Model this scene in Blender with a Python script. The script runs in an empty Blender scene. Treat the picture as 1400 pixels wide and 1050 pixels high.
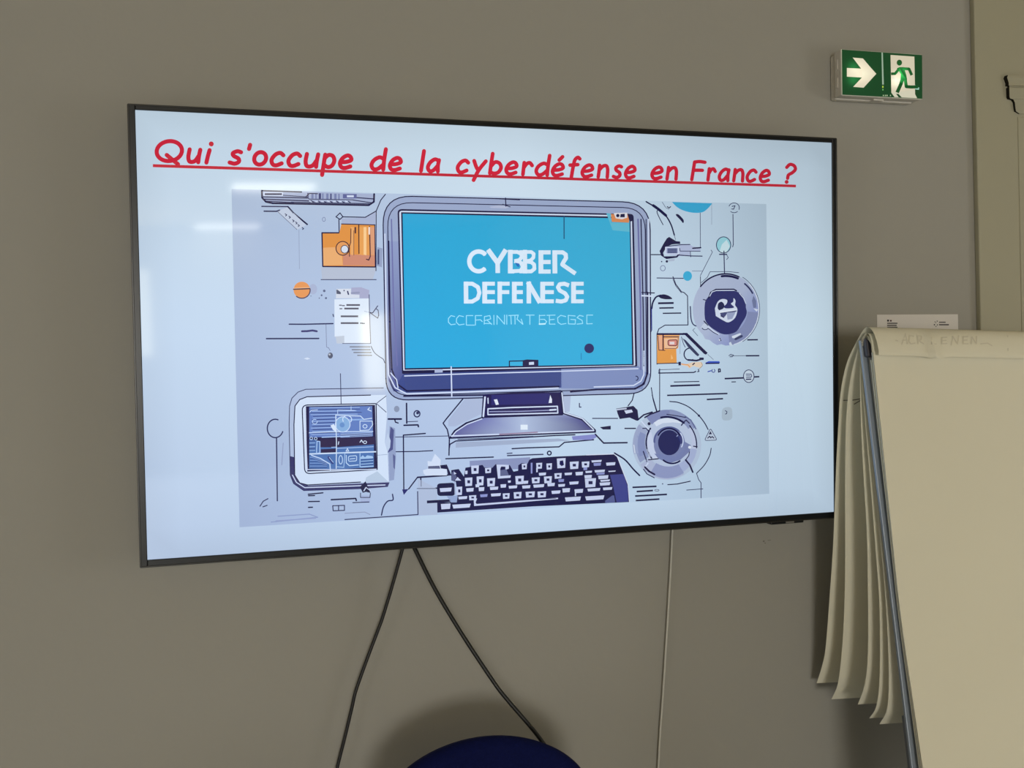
import bpy, bmesh, math, random
from mathutils import Vector, Matrix
from mathutils.bvhtree import BVHTree

random.seed(7)
SC = bpy.context.scene
COL = SC.collection
PI = math.pi

# ---------------------------------------------------------------- camera
DZ = 0.10
CAM = Vector((-0.6764391, -2.1561798, 1.4353358 + DZ))
RB = ((0.9525095817, -0.3020733405, -0.0384342786),
      (-0.0487912941, -0.0268130794, -0.9984490310),
      (0.3005742923, 0.9529075274, -0.0402782673))
FPX = 1500.0
cam_data = bpy.data.cameras.new('camera')
cam = bpy.data.objects.new('camera', cam_data)
COL.objects.link(cam)
r0, r1, r2 = (Vector(r) for r in RB)
cam.matrix_world = Matrix(((r0.x, -r1.x, -r2.x, CAM.x), (r0.y, -r1.y, -r2.y, CAM.y),
                           (r0.z, -r1.z, -r2.z, CAM.z), (0, 0, 0, 1)))
cam_data.sensor_width = 36.0
cam_data.lens = FPX / 1400.0 * 36.0
cam_data.clip_start = 0.02
SC.camera = cam

# ---------------------------------------------------------------- world, exposure
SC.view_settings.view_transform = 'Standard'
SC.view_settings.look = 'None'
SC.view_settings.exposure = 0.0
SC.view_settings.gamma = 1.0
SC.view_settings.use_curve_mapping = False
world = bpy.data.worlds.new('world')
SC.world = world
world.use_nodes = True
world.node_tree.nodes['Background'].inputs[0].default_value = (0.62, 0.72, 0.85, 1)
world.node_tree.nodes['Background'].inputs[1].default_value = 0.5

# ---------------------------------------------------------------- room dimensions and lights
RX0, RX1 = -3.2, 3.6
RY0 = -12.6
RZ = 3.12
WIN_R = [(-2.6, 1.5)]                                  # right wall window: centre y, width
WIN_L = [(-2.5, 1.4), (-6.6, 1.8), (-9.6, 1.8)]       # left wall windows
WIN_Z0, WIN_Z1 = 0.50, 1.95
WIN_B = [(-2.15, 1.9, 0.80, 2.40), (-0.93, 0.24, 1.5, 2.6), (2.0, 0.32, 0.95, 1.95)]  # far wall windows: centre x, width, sill, head


def area_light(name, loc, rot, sx, sy, power, color, shape='RECTANGLE'):
    d = bpy.data.lights.new(name, 'AREA')
    d.shape = shape
    d.size = sx
    d.size_y = sy
    d.energy = power
    d.color = color
    o = bpy.data.objects.new(name, d)
    o.location = loc
    o.rotation_euler = rot
    COL.objects.link(o)
    return o


DAY = (1.0, 0.98, 0.92)
for (yc, w), pw in zip(WIN_R, (21,)):
    area_light('daylight', (RX1 - 0.03, yc, (WIN_Z0 + WIN_Z1) / 2), (0, PI / 2, 0), WIN_Z1 - WIN_Z0, w, pw, DAY)
for (yc, w), pw in zip(WIN_L, (11, 3, 3)):
    area_light('daylight', (RX0 + 0.03, yc, (WIN_Z0 + WIN_Z1) / 2), (0, -PI / 2, 0), WIN_Z1 - WIN_Z0, w, pw, DAY)
for (xc, w, z0, z1), pw in zip(WIN_B, (352, 3.5, 9)):
    area_light('daylight', (xc, RY0 + 0.03, (z0 + z1) / 2), (PI / 2, 0, 0), w, z1 - z0, pw, DAY if w > 1 else (1.0, 0.92, 0.60))

# ---------------------------------------------------------------- rays, helpers


def ray(px, py):
    a, b = (px - 700.0) / FPX, (py - 525.0) / FPX
    return r0 * a + r1 * b + r2


def at_y(px, py, Y):
    d = ray(px, py)
    return CAM + d * ((Y - CAM.y) / d.y)


def at_x(px, py, X):
    d = ray(px, py)
    return CAM + d * ((X - CAM.x) / d.x)


def lin(c):
    return tuple(((v / 255.0) / 12.92 if v <= 10.31 else (((v / 255.0) + 0.055) / 1.055) ** 2.4) for v in c)


def empty(name, loc=(0, 0, 0), rot=(0, 0, 0), label=None, cat=None, group=None, parent=None):
    o = bpy.data.objects.new(name, None)
    o.location = loc
    o.rotation_euler = rot
    o.empty_display_size = 0.05
    COL.objects.link(o)
    if parent:
        o.parent = parent
    return tag(o, label, cat, group)


def tag(o, label=None, cat=None, group=None, kind=None):
    if label:
        o['label'] = label
    if cat:
        o['category'] = cat
    if group:
        o['group'] = group
    if kind:
        o['kind'] = kind
    return o


def link(name, me, mat=None, parent=None, smooth=False):
    o = bpy.data.objects.new(name, me)
    if mat:
        me.materials.append(mat)
    if smooth:
        for p in me.polygons:
            p.use_smooth = True
    COL.objects.link(o)
    if parent:
        o.parent = parent
    return o


def obj(name, bm, mat=None, parent=None, smooth=False, bevel=0.0, world_parent=None):
    bmesh.ops.recalc_face_normals(bm, faces=bm.faces[:])
    me = bpy.data.meshes.new(name)
    bm.to_mesh(me)
    bm.free()
    o = link(name, me, mat, parent, smooth)
    if world_parent is not None:          # mesh given in world coordinates, parent is an unrotated empty
        o.parent = world_parent
        o.location = -Vector(world_parent.location)
    if bevel:
        m = o.modifiers.new('bevel', 'BEVEL')
        m.width = bevel
        m.segments = 2
        m.limit_method = 'ANGLE'
    return o


def box(bm, x0, x1, y0, y1, z0, z1):
    vs = [bm.verts.new(p) for p in ((x0, y0, z0), (x1, y0, z0), (x1, y1, z0), (x0, y1, z0),
                                    (x0, y0, z1), (x1, y0, z1), (x1, y1, z1), (x0, y1, z1))]
    for f in ((0, 3, 2, 1), (4, 5, 6, 7), (0, 1, 5, 4), (1, 2, 6, 5), (2, 3, 7, 6), (3, 0, 4, 7)):
        bm.faces.new([vs[i] for i in f])
    return bm


def newbox(*a):
    return box(bmesh.new(), *a)


def bar(bm, a, b, w, t, up=Vector((0, 1, 0))):
    """square bar from a to b, w wide and t thick"""
    a, b = Vector(a), Vector(b)
    d = (b - a).normalized()
    s = d.cross(up).normalized()
    n = s.cross(d).normalized()
    ring = lambda p: [bm.verts.new(p + s * sx * w / 2 + n * sy * t / 2) for sx, sy in ((-1, -1), (1, -1), (1, 1), (-1, 1))]
    r, q = ring(a), ring(b)
    for i in range(4):
        bm.faces.new((r[i], r[(i + 1) % 4], q[(i + 1) % 4], q[i]))
    bm.faces.new(r[::-1])
    bm.faces.new(q)
    return bm


def catmull(pts, n=6):
    P = [Vector(p) for p in pts]
    if len(P) < 3:
        return P
    E = [P[0] * 2 - P[1]] + P + [P[-1] * 2 - P[-2]]
    out = []
    for i in range(1, len(E) - 2):
        a, b, c, d = E[i - 1], E[i], E[i + 1], E[i + 2]
        for k in range(n):
            t = k / n
            out.append(0.5 * ((2 * b) + (c - a) * t + (2 * a - 5 * b + 4 * c - d) * t * t + (3 * b - a - 3 * c + d) * t ** 3))
    out.append(P[-1])
    return out


def tube(bm, pts, r, seg=10):
    rings = []
    up = Vector((0.3, 1, 0.2)).normalized()
    for i, p in enumerate(pts):
        d = (pts[min(i + 1, len(pts) - 1)] - pts[max(i - 1, 0)]).normalized()
        s = d.cross(up).normalized()
        n = s.cross(d)
        rings.append([bm.verts.new(p + (s * math.cos(2 * PI * k / seg) + n * math.sin(2 * PI * k / seg)) * r) for k in range(seg)])
    for a, b in zip(rings, rings[1:]):
        for k in range(seg):
            bm.faces.new((a[k], a[(k + 1) % seg], b[(k + 1) % seg], b[k]))
    bm.faces.new(rings[0][::-1])
    bm.faces.new(rings[-1])
    return bm


# ---------------------------------------------------------------- materials


def mat(name, color, rough=0.6, spec=0.5, metal=0.0, noise=None, bump=None):
    """noise = (scale, amount): small colour variation; bump = (scale, strength)"""
    m = bpy.data.materials.new(name)
    m.use_nodes = True
    nt = m.node_tree
    b = nt.nodes['Principled BSDF']
    b.inputs['Base Color'].default_value = (*color, 1)
    b.inputs['Roughness'].default_value = rough
    b.inputs['Specular IOR Level'].default_value = spec
    b.inputs['Metallic'].default_value = metal
    if noise or bump:
        tc = nt.nodes.new('ShaderNodeTexCoord')
    if noise:
        n = nt.nodes.new('ShaderNodeTexNoise')
        n.inputs['Scale'].default_value = noise[0]
        n.inputs['Detail'].default_value = 5
        nt.links.new(tc.outputs['Object'], n.inputs['Vector'])
        mx = nt.nodes.new('ShaderNodeMix')
        mx.data_type = 'RGBA'
        k = noise[1]
        mx.inputs[6].default_value = (*[c * (1 - k) for c in color], 1)
        mx.inputs[7].default_value = (*[min(1, c * (1 + k)) for c in color], 1)
        nt.links.new(n.outputs['Fac'], mx.inputs[0])
        nt.links.new(mx.outputs[2], b.inputs['Base Color'])
    if bump:
        n2 = nt.nodes.new('ShaderNodeTexNoise')
        n2.inputs['Scale'].default_value = bump[0]
        n2.inputs['Detail'].default_value = 4
        nt.links.new(tc.outputs['Object'], n2.inputs['Vector'])
        bp = nt.nodes.new('ShaderNodeBump')
        bp.inputs['Strength'].default_value = bump[1]
        bp.inputs['Distance'].default_value = 0.004
        nt.links.new(n2.outputs['Fac'], bp.inputs['Height'])
        nt.links.new(bp.outputs['Normal'], b.inputs['Normal'])
    return m


def emit_mat(name, rough=0.15, spec=0.5, strength=1.0):
    """a lit display or backlit print: colour comes from the vertex colours"""
    m = bpy.data.materials.new(name)
    m.use_nodes = True
    nt = m.node_tree
    b = nt.nodes['Principled BSDF']
    b.inputs['Base Color'].default_value = (0, 0, 0, 1)
    b.inputs['Roughness'].default_value = rough
    b.inputs['Specular IOR Level'].default_value = spec
    a = nt.nodes.new('ShaderNodeVertexColor')
    a.layer_name = 'Col'
    nt.links.new(a.outputs['Color'], b.inputs['Emission Color'])
    b.inputs['Emission Strength'].default_value = strength
    return m


def print_mat(name):
    m = bpy.data.materials.new(name)
    m.use_nodes = True
    nt = m.node_tree
    b = nt.nodes['Principled BSDF']
    b.inputs['Roughness'].default_value = 0.8
    a = nt.nodes.new('ShaderNodeVertexColor')
    a.layer_name = 'Col'
    nt.links.new(a.outputs['Color'], b.inputs['Base Color'])
    return m


M_WALL = mat('painted_wall', (0.368, 0.352, 0.312), 0.75, 0.3, noise=(1.4, 0.03), bump=(55, 0.10))
M_WALL2 = mat('painted_casing', (0.405, 0.38, 0.275), 0.55, 0.4, noise=(2.0, 0.03), bump=(18, 0.12))
M_CEIL = mat('ceiling_paint', (0.50, 0.38, 0.16), 0.9, 0.2)
M_FLOOR = mat('floor_lino', (0.44, 0.50, 0.58), 0.5, 0.4, noise=(6, 0.15))
M_OTHER = mat('room_paint', (0.40, 0.355, 0.26), 0.85, 0.2)
M_BEZEL = mat('bezel_black', (0.008, 0.009, 0.011), 0.3, 0.3)
M_BACK = mat('tv_back', (0.012, 0.012, 0.013), 0.5, 0.4)
M_GLASS = mat('screen_glass', (0.004, 0.004, 0.005), 0.05, 0.5)
M_SCREEN = emit_mat('display', 0.05, 0.5)
M_SIGN = emit_mat('backlit_pictogram', 0.3, 0.4)
M_SIGNBOX = mat('sign_plastic', (0.66, 0.62, 0.55), 0.4, 0.4, noise=(8, 0.05))
M_PAPER = mat('flipchart_paper', (0.80, 0.755, 0.60), 0.85, 0.15, noise=(3.5, 0.03), bump=(7, 0.25))
M_BOARDEDGE = mat('board_aluminium', (0.30, 0.34, 0.40), 0.42, 0.5, metal=0.35)
M_BOARD = mat('board_white', (0.7, 0.7, 0.68), 0.4, 0.5)
M_CLAMP = mat('clamp_plastic', (0.05, 0.042, 0.05), 0.45, 0.4)
M_LEG = mat('easel_leg', (0.16, 0.17, 0.19), 0.4, 0.5, metal=0.4)
M_CABLE = mat('cable_black', (0.010, 0.010, 0.010), 0.45, 0.45)
M_CABLEW = mat('cable_white', (0.62, 0.60, 0.54), 0.5, 0.4)
M_CHAIR = mat('navy_fabric', (0.003, 0.006, 0.058), 0.85, 0.12, noise=(260, 0.35), bump=(300, 0.3))
M_CHROME = mat('chair_metal', (0.03, 0.03, 0.03), 0.4, 0.5, metal=0.3)
M_NOTICE = mat('notice_paper', (0.74, 0.70, 0.66), 0.8, 0.2)
M_PRINT = print_mat('printed_ink')
M_WINFRAME = mat('window_frame', (0.75, 0.74, 0.70), 0.5, 0.4)
M_PANE = bpy.data.materials.new('window_pane')
M_PANE.use_nodes = True
_b = M_PANE.node_tree.nodes['Principled BSDF']
_b.inputs['Transmission Weight'].default_value = 1.0
_b.inputs['Roughness'].default_value = 0.02
M_LAMP = bpy.data.materials.new('lamp_diffuser')
M_LAMP.use_nodes = True
_b = M_LAMP.node_tree.nodes['Principled BSDF']
_b.inputs['Base Color'].default_value = (0.8, 0.8, 0.8, 1)
_b.inputs['Emission Color'].default_value = (1.0, 0.95, 0.82, 1)
_b.inputs['Emission Strength'].default_value = 12.0

M_ACRYL = mat('edge_lit_acrylic', (0.55, 0.55, 0.45), 0.3, 0.4)
M_ACRYL.node_tree.nodes['Principled BSDF'].inputs['Emission Color'].default_value = (1.0, 0.97, 0.75, 1)
M_ACRYL.node_tree.nodes['Principled BSDF'].inputs['Emission Strength'].default_value = 0.16
M_GAP = mat('painted_gap_shade', (0.02, 0.018, 0.014), 0.9, 0.1)

# ---------------------------------------------------------------- room shell


def struct(name, bm, m, parent=None, bevel=0.0):
    o = obj(name, bm, m, parent, bevel=bevel)
    o['kind'] = 'structure'
    return o


T = 0.12
struct('floor', newbox(RX0 - T, RX1 + T, RY0 - T, T, -T, 0), M_FLOOR)
struct('ceiling', newbox(RX0 - T, RX1 + T, RY0 - T, T, RZ, RZ + T), M_CEIL)
for nm, wins, xa, xb in (('wall_right', WIN_R, RX1, RX1 + T), ('wall_left', WIN_L, RX0 - T, RX0)):
    bm = bmesh.new()
    ys = RY0
    for yc, w in sorted(wins):
        box(bm, xa, xb, ys, yc - w / 2, 0, RZ)
        box(bm, xa, xb, yc - w / 2, yc + w / 2, 0, WIN_Z0)
        box(bm, xa, xb, yc - w / 2, yc + w / 2, WIN_Z1, RZ)
        ys = yc + w / 2
    box(bm, xa, xb, ys, 0, 0, RZ)
    struct(nm, bm, M_OTHER)
bm = bmesh.new()
xs = RX0
for xc, w, z0, z1 in WIN_B:
    box(bm, xs, xc - w / 2, RY0 - T, RY0, 0, RZ)
    box(bm, xc - w / 2, xc + w / 2, RY0 - T, RY0, 0, z0)
    box(bm, xc - w / 2, xc + w / 2, RY0 - T, RY0, z1, RZ)
    xs = xc + w / 2
box(bm, xs, RX1, RY0 - T, RY0, 0, RZ)
struct('wall_back', bm, M_OTHER)
wn = 1
for yc, w, xo in [(a, b, RX1 + .05) for a, b in WIN_R] + [(a, b, RX0 - .09) for a, b in WIN_L]:
    bm = bmesh.new()
    for a, b, c, d in ((yc - w / 2, yc - w / 2 + .06, WIN_Z0, WIN_Z1), (yc + w / 2 - .06, yc + w / 2, WIN_Z0, WIN_Z1),
                       (yc - w / 2, yc + w / 2, WIN_Z0, WIN_Z0 + .06), (yc - w / 2, yc + w / 2, WIN_Z1 - .06, WIN_Z1),
                       (yc - .03, yc + .03, WIN_Z0, WIN_Z1)):
        box(bm, xo, xo + .04, a, b, c, d)
    f = struct('window_%d' % wn, bm, M_WINFRAME)
    struct('pane', newbox(xo + .016, xo + .022, yc - w / 2 + .05, yc + w / 2 - .05, WIN_Z0 + .05, WIN_Z1 - .05), M_PANE, f)
    wn += 1
for xc, w, z0, z1 in WIN_B:
    bm = bmesh.new()
    for a, b, c, d in ((xc - w / 2, xc - w / 2 + .04, z0, z1), (xc + w / 2 - .04, xc + w / 2, z0, z1),
                       (xc - w / 2, xc + w / 2, z0, z0 + .04), (xc - w / 2, xc + w / 2, z1 - .04, z1)):
        box(bm, a, b, RY0 - .09, RY0 - .05, c, d)
    f = struct('window_%d' % wn, bm, M_WINFRAME)
    struct('pane', newbox(xc - w / 2 + .03, xc + w / 2 - .03, RY0 - .072, RY0 - .066, z0 + .03, z1 - .03), M_PANE, f)
    wn += 1

# the wall behind the screen: plain wall up to the casing, then a slightly proud casing with an overdoor moulding
XT = 1.1655
STEP = 0.016
struct('wall_front', newbox(RX0 - T, RX1 + T, 0, T, 0, RZ), M_WALL)
struct('trim_1', newbox(XT, RX1, -STEP, 0, 0, RZ), M_WALL2, bevel=0.003)
struct('baseboard_front', newbox(RX0, XT, -0.012, 0, 0, 0.09), M_WALL2, bevel=0.003)

# overdoor moulding: stacked profile, returned round its left end
prof = [(102.5, 1378.0, .058), (106, 1377.0, .060), (113, 1379.2, .056), (116.6, 1379.2, .058), (117.4, 1380, .034), (118.6, 1380, .034), (119.4, 1380, .056),
        (132, 1380.2, .052), (134.5, 1381, .050), (136, 1385.5, .040), (140, 1387.5, .035), (147, 1388.2, .033), (152, 1389, .031), (155.5, 1394, .020)]
bm = bmesh.new()
rows = []
for py, px, dy in prof:
    yf = -STEP - dy * .2
    p = at_y(px, py, yf)
    rows.append([bm.verts.new((p.x, -STEP + .002, p.z)), bm.verts.new((p.x, yf, p.z)), bm.verts.new((2.3, yf, p.z)), bm.verts.new((2.3, -STEP + .002, p.z))])
for a, b in zip(rows, rows[1:]):
    for i in range(3):
        f_ = bm.faces.new((a[i], a[i + 1], b[i + 1], b[i]))
        f_.material_index = 1 if i == 0 else 0
bm.faces.new(rows[0])
bm.faces.new(rows[-1][::-1])
tr2 = struct('trim_2', bm, M_WALL2)
tr2.data.materials.append(M_GAP)      # solid end face coloured dark, for the shade of an open joint
p = at_y(1396.5, 445, -STEP)
p2 = at_y(1391.0, 160, -STEP)
struct('trim_3', newbox(p.x, p.x + 0.5, -STEP - 0.002, -STEP + .001, 0.0, p2.z), M_WALL2, bevel=0.0018)

# ceiling lamps far behind the camera (their reflections show in the glass of the screen)
TVY = -0.085
TVO = Vector((0, TVY, 1.45 + DZ))


def bounce(px, py):
    P = at_y(px, py, TVY)
    d = ray(px, py)
    d.y = -d.y
    return P, d


for i, (px, py, lab) in enumerate(((374, 251, 'wide ceiling panel lamp nearer to the screen wall'), (311, 306, 'wide ceiling panel lamp farthest from the screen wall'))):
    P, d = bounce(px, py)
    h = P + d * ((RZ - P.z) / d.z)
    t = empty('ceiling_lamp', (h.x, h.y, RZ - 0.03), label=lab, cat='ceiling lamp')
    bm = bmesh.new()
    for a in ((-.42, .42, -.3, -.27), (-.42, .42, .27, .3), (-.42, -.39, -.27, .27), (.39, .42, -.27, .27)):
        box(bm, *a, -.012, .03)
    obj('frame', bm, M_WINFRAME, t)
    obj('diffuser', newbox(-.39, .39, -.27, .27, 0.0, .028), M_LAMP, t)

# ---------------------------------------------------------------- flat print: draws in a plane seen through pixel measurements
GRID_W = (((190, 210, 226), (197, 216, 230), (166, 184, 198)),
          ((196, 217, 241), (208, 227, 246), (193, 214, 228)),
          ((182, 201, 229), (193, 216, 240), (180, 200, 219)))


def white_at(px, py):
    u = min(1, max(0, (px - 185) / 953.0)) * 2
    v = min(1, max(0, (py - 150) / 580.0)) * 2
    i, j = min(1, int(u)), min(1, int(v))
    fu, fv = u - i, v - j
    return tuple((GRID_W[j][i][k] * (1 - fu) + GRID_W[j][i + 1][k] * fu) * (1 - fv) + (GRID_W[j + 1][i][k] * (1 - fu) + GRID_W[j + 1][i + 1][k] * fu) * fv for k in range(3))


class Draw:
    def __init__(self, project, layer0=0, gain=None):
        self.V, self.F, self.C = [], [], []
        self.project = project
        self.layer0 = layer0
        self.gain = gain
        self.f = (0, 0, 1.0)
        self.lw = 1.0

    def frame(self, ox, oy, s):
        self.f = (ox, oy, s)
        return self

    def P(self, p):
        return (self.f[0] + p[0] / self.f[2], self.f[1] + p[1] / self.f[2])

    def raw(self, pts, color, z):
        n = len(self.V)
        for q in pts:
            self.V.append(self.project(q[0], q[1], self.layer0 + z))
            c = color(q[0], q[1]) if callable(color) else color
            l = lin(c)
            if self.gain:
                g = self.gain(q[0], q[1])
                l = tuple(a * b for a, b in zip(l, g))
            self.C.append((*l, 1))
        self.F.append(tuple(range(n, n + len(pts))))

    def poly(self, pts, color, z=0, cols=None):
        q = [self.P(p) for p in pts]
        if cols:
            n = len(self.V)
            self.raw(q, (0, 0, 0), z)
            for i, c in enumerate(cols):
                l = lin(c)
                if self.gain:
                    g = self.gain(*q[i])
                    l = tuple(a * b for a, b in zip(l, g))
                self.C[n + i] = (*l, 1)
        else:
            self.raw(q, color, z)

    def rect(self, x, y, w, h, color, z=0, sk=0.0):
        self.poly([(x, y + sk * w * -1), (x + w, y), (x + w, y + h), (x, y + h + sk * w * -1)][:4], color, z)

    def line(self, pts, w, color, z=0, cap=True, close=False):
        q = [self.P(p) for p in pts]
        if close:
            q = q + [q[0]]
        h = w * self.lw / self.f[2] / 2
        for a, b in zip(q, q[1:]):
            dx, dy = b[0] - a[0], b[1] - a[1]
            L = math.hypot(dx, dy)
            if L < 1e-6:
                continue
            nx, ny = -dy / L * h, dx / L * h
            self.raw([(a[0] + nx, a[1] + ny), (b[0] + nx, b[1] + ny), (b[0] - nx, b[1] - ny), (a[0] - nx, a[1] - ny)], color, z)
        js = q if cap else q[1:-1]
        if h > 0.35:
            n = 12 if h > 2 else 8
            for a in js:
                self.raw([(a[0] + h * math.cos(2 * PI * k / n), a[1] + h * math.sin(2 * PI * k / n)) for k in range(n)], color, z)

    def curve(self, pts, w, color, z=0, n=6, cap=True):
        self.line(catmull([(p[0], p[1], 0) for p in pts], n), w, color, z, cap)

    def disc(self, cx, cy, rx, color, z=0, ry=None, n=36):
        ry = ry or rx
        self.poly([(cx + rx * math.cos(2 * PI * k / n), cy + ry * math.sin(2 * PI * k / n)) for k in range(n)], color, z)

    def arc(self, cx, cy, rx, ry, a0, a1, w, color, z=0, n=28, cap=True):
        self.line([(cx + rx * math.cos(math.radians(a0 + (a1 - a0) * k / n)), cy + ry * math.sin(math.radians(a0 + (a1 - a0) * k / n))) for k in range(n + 1)], w, color, z, cap)

    def rr(self, c4, r, n=6):
        """rounded polygon from corner points"""
        out = []
        m = len(c4)
        rad = r if isinstance(r, (list, tuple)) else [r] * m
        for i in range(m):
            p, a, b = Vector(c4[i]), Vector(c4[i - 1]), Vector(c4[(i + 1) % m])
            ra = min(rad[i], (a - p).length * .49, (b - p).length * .49)
            s, e = p + (a - p).normalized() * ra, p + (b - p).normalized() * ra
            for k in range(n + 1):
                t = k / n
                out.append(tuple(s * (1 - t) ** 2 + p * 2 * t * (1 - t) + e * t * t))
        return out

    def build(self, name, material, parent=None):
        me = bpy.data.meshes.new(name)
        me.from_pydata(self.V, [], self.F)
        a = me.color_attributes.new('Col', 'FLOAT_COLOR', 'POINT')
        flat = [x for c in self.C for x in c]
        a.data.foreach_set('color', flat)
        me.update()
        return link(name, me, material, parent)


# ---------------------------------------------------------------- television
tv_rot = 0.0234
tv = empty('television', TVO, (0, tv_rot, 0),
           label='large wall-mounted flat television with thin black bezel showing a slide about cyber defence', cat='television')
ca, sa = math.cos(tv_rot), math.sin(tv_rot)


def tv_local(px, py, layer=0):
    p = at_y(px, py, TVY) - TVO
    return (p.x * ca - p.z * sa, -0.0004 - layer * 5e-5, p.x * sa + p.z * ca)


HW, HH = 0.714, 0.4015
oTL, oTR, oBL = tv_local(176.3, 142.9), tv_local(1142.2, 189.1), tv_local(193, 775.4)
BX0, BX1 = -0.7265, oTR[0]
BZ1, BZ0 = oTL[2], oBL[2]
screen = obj('screen', newbox(-HW - .002, HW + .002, 0, 0.012, -HH - .002, HH + .002), M_GLASS, tv)
bm = bmesh.new()
for a in ((BX0, -HW, BZ0, BZ1), (HW, BX1, BZ0, BZ1), (-HW, HW, HH, BZ1), (-HW, HW, BZ0, -HH)):
    box(bm, a[0], a[1], -0.004, 0.02, a[2], a[3])
bezel = obj('bezel', bm, M_BEZEL, tv, bevel=0.0012)
bm = bmesh.new()      # thin satin rim round the outside
for a in ((BX0 - .001, BX0 + .0022, BZ0, BZ1), (BX1 - .0022, BX1 + .001, BZ0, BZ1), (BX0, BX1, BZ1 - .0022, BZ1 + .001), (BX0, BX1, BZ0 - .001, BZ0 + .0022)):
    box(bm, a[0], a[1], -0.0048, 0.024, a[2], a[3])
obj('rim', bm, mat('bezel_rim', (0.02, 0.019, 0.017), 0.3, 0.4), tv, bevel=0.0008)
bm = bmesh.new()
box(bm, BX0 + .004, BX1 - .004, 0.015, 0.034, BZ0 + .004, BZ1 - .004)
box(bm, -.5, .5, 0.033, 0.055, -.33, .18)
obj('back_housing', bm, M_BACK, tv, bevel=0.004)
obj('wall_bracket', newbox(-.24, .24, 0.055, 0.082, -.2, .2), M_LEG, tv)
bm = bmesh.new()
q0, q1 = tv_local(1053, 711), tv_local(1098, 708)
box(bm, q0[0], q1[0], -0.003, 0.016, BZ0 - .006, BZ0 + .002)
sm = obj('sensor_module', bm, M_BEZEL, tv, bevel=0.002)
obj('sensor_lens', newbox(q0[0] + .036, q0[0] + .056, -.0042, .0, BZ0 - .0045, BZ0 - .001), mat('sensor_lens', (0.22, 0.21, 0.19), 0.3), sm)

# ---- the slide shown on the screen
CW = (202, 222, 241)
GW = lin(CW)


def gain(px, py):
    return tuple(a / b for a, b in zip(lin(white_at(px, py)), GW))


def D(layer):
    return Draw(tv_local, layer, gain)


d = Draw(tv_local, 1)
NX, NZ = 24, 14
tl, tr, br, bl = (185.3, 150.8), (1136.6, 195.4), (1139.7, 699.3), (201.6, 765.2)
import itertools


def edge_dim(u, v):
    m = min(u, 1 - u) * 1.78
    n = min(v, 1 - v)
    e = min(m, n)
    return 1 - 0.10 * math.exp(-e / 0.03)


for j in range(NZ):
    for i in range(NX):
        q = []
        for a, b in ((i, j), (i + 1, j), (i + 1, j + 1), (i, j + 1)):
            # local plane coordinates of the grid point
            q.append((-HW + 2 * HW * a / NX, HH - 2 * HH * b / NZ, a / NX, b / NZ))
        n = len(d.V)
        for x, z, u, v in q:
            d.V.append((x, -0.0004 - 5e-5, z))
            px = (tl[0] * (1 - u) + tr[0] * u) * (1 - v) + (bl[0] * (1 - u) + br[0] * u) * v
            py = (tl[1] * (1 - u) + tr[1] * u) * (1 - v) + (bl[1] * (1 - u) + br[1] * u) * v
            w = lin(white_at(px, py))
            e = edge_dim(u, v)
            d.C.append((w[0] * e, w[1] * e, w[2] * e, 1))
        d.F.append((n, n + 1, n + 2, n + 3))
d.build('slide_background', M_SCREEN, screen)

# ---- title, written stroke by stroke
GL = {
    'Q': [('e', .5, .80, .5, .80), [(.42, .48), (.92, -.22)]],
    'u': [[(.03, 1), (0, .45), (.12, .08), (.38, 0), (.68, .12), (.93, .5)], [(1, 1), (.96, .5), (.97, 0)]],
    'i': [[(.5, 1), (.47, .5), (.48, 0)], ('d', .52, 1.5)],
    's': [[(.95, .93), (.6, 1), (.2, .84), (.3, .62), (.78, .42), (.86, .17), (.5, .0), (0, .08)]],
    "'": [[(.6, 1.55), (.45, 1.22)]],
    'o': [('e', .5, .5, .5, .5)],
    'c': [[(1, .82), (.7, 1), (.3, .85), (.03, .42), (.2, .06), (.52, 0), (.95, .17)]],
    'p': [[(.1, 1), (.08, .4), (.06, -.62)], [(.1, .72), (.4, .98), (.8, .92), (1, .55), (.85, .16), (.5, .02), (.12, .18)]],
    'e': [[(.08, .45), (.6, .5), (.98, .66), (.85, .93), (.55, 1), (.18, .78), (0, .38), (.18, .06), (.52, 0), (.98, .14)]],
    'd': [[(.96, 1.68), (.94, .8), (.97, 0)], [(.93, .86), (.55, 1), (.15, .75), (0, .35), (.2, .02), (.55, .06), (.93, .42)]],
    'l': [[(.5, 1.66), (.5, .8), (.5, 0)]],
    'a': [[(.96, .95), (.93, .5), (1, 0)], [(.95, .9), (.55, 1), (.15, .72), (0, .32), (.2, .02), (.55, .08), (.93, .5)]],
    'y': [[(.06, 1), (.3, .5), (.5, .22)], [(1, 1), (.55, .25), (.25, -.62)]],
    'b': [[(.04, 1.66), (.03, .8), (.04, 0)], [(.05, .6), (.4, .96), (.82, .85), (1, .48), (.8, .1), (.42, .0), (.05, .1)]],
    'r': [[(.06, 1), (.08, .5), (.1, 0)], [(.08, .55), (.35, .9), (.7, 1), (1, .78)]],
    'f': [[(1, 1.5), (.78, 1.62), (.52, 1.4), (.45, .9), (.42, 0), (.42, -.2)], [(.1, .93), (.88, 1.0)]],
    'n': [[(.03, 1), (.05, .5), (.06, 0)], [(.05, .6), (.35, .93), (.68, .98), (.86, .7), (.92, .3), (.95, 0)]],
    'F': [[(.06, 1.55), (.03, .8), (.0, 0)], [(.06, 1.55), (.5, 1.6), (1, 1.55)], [(.03, .82), (.45, .84), (.86, .84)]],
    '?': [[(.06, 1.33), (.35, 1.6), (.8, 1.5), (1, 1.18), (.75, .88), (.38, .66), (.34, .36)], ('d', .3, .03)],
}
GL['\u00e9'] = GL['e'] + [[(.5, 1.33), (.78, 1.62)]]


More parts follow.
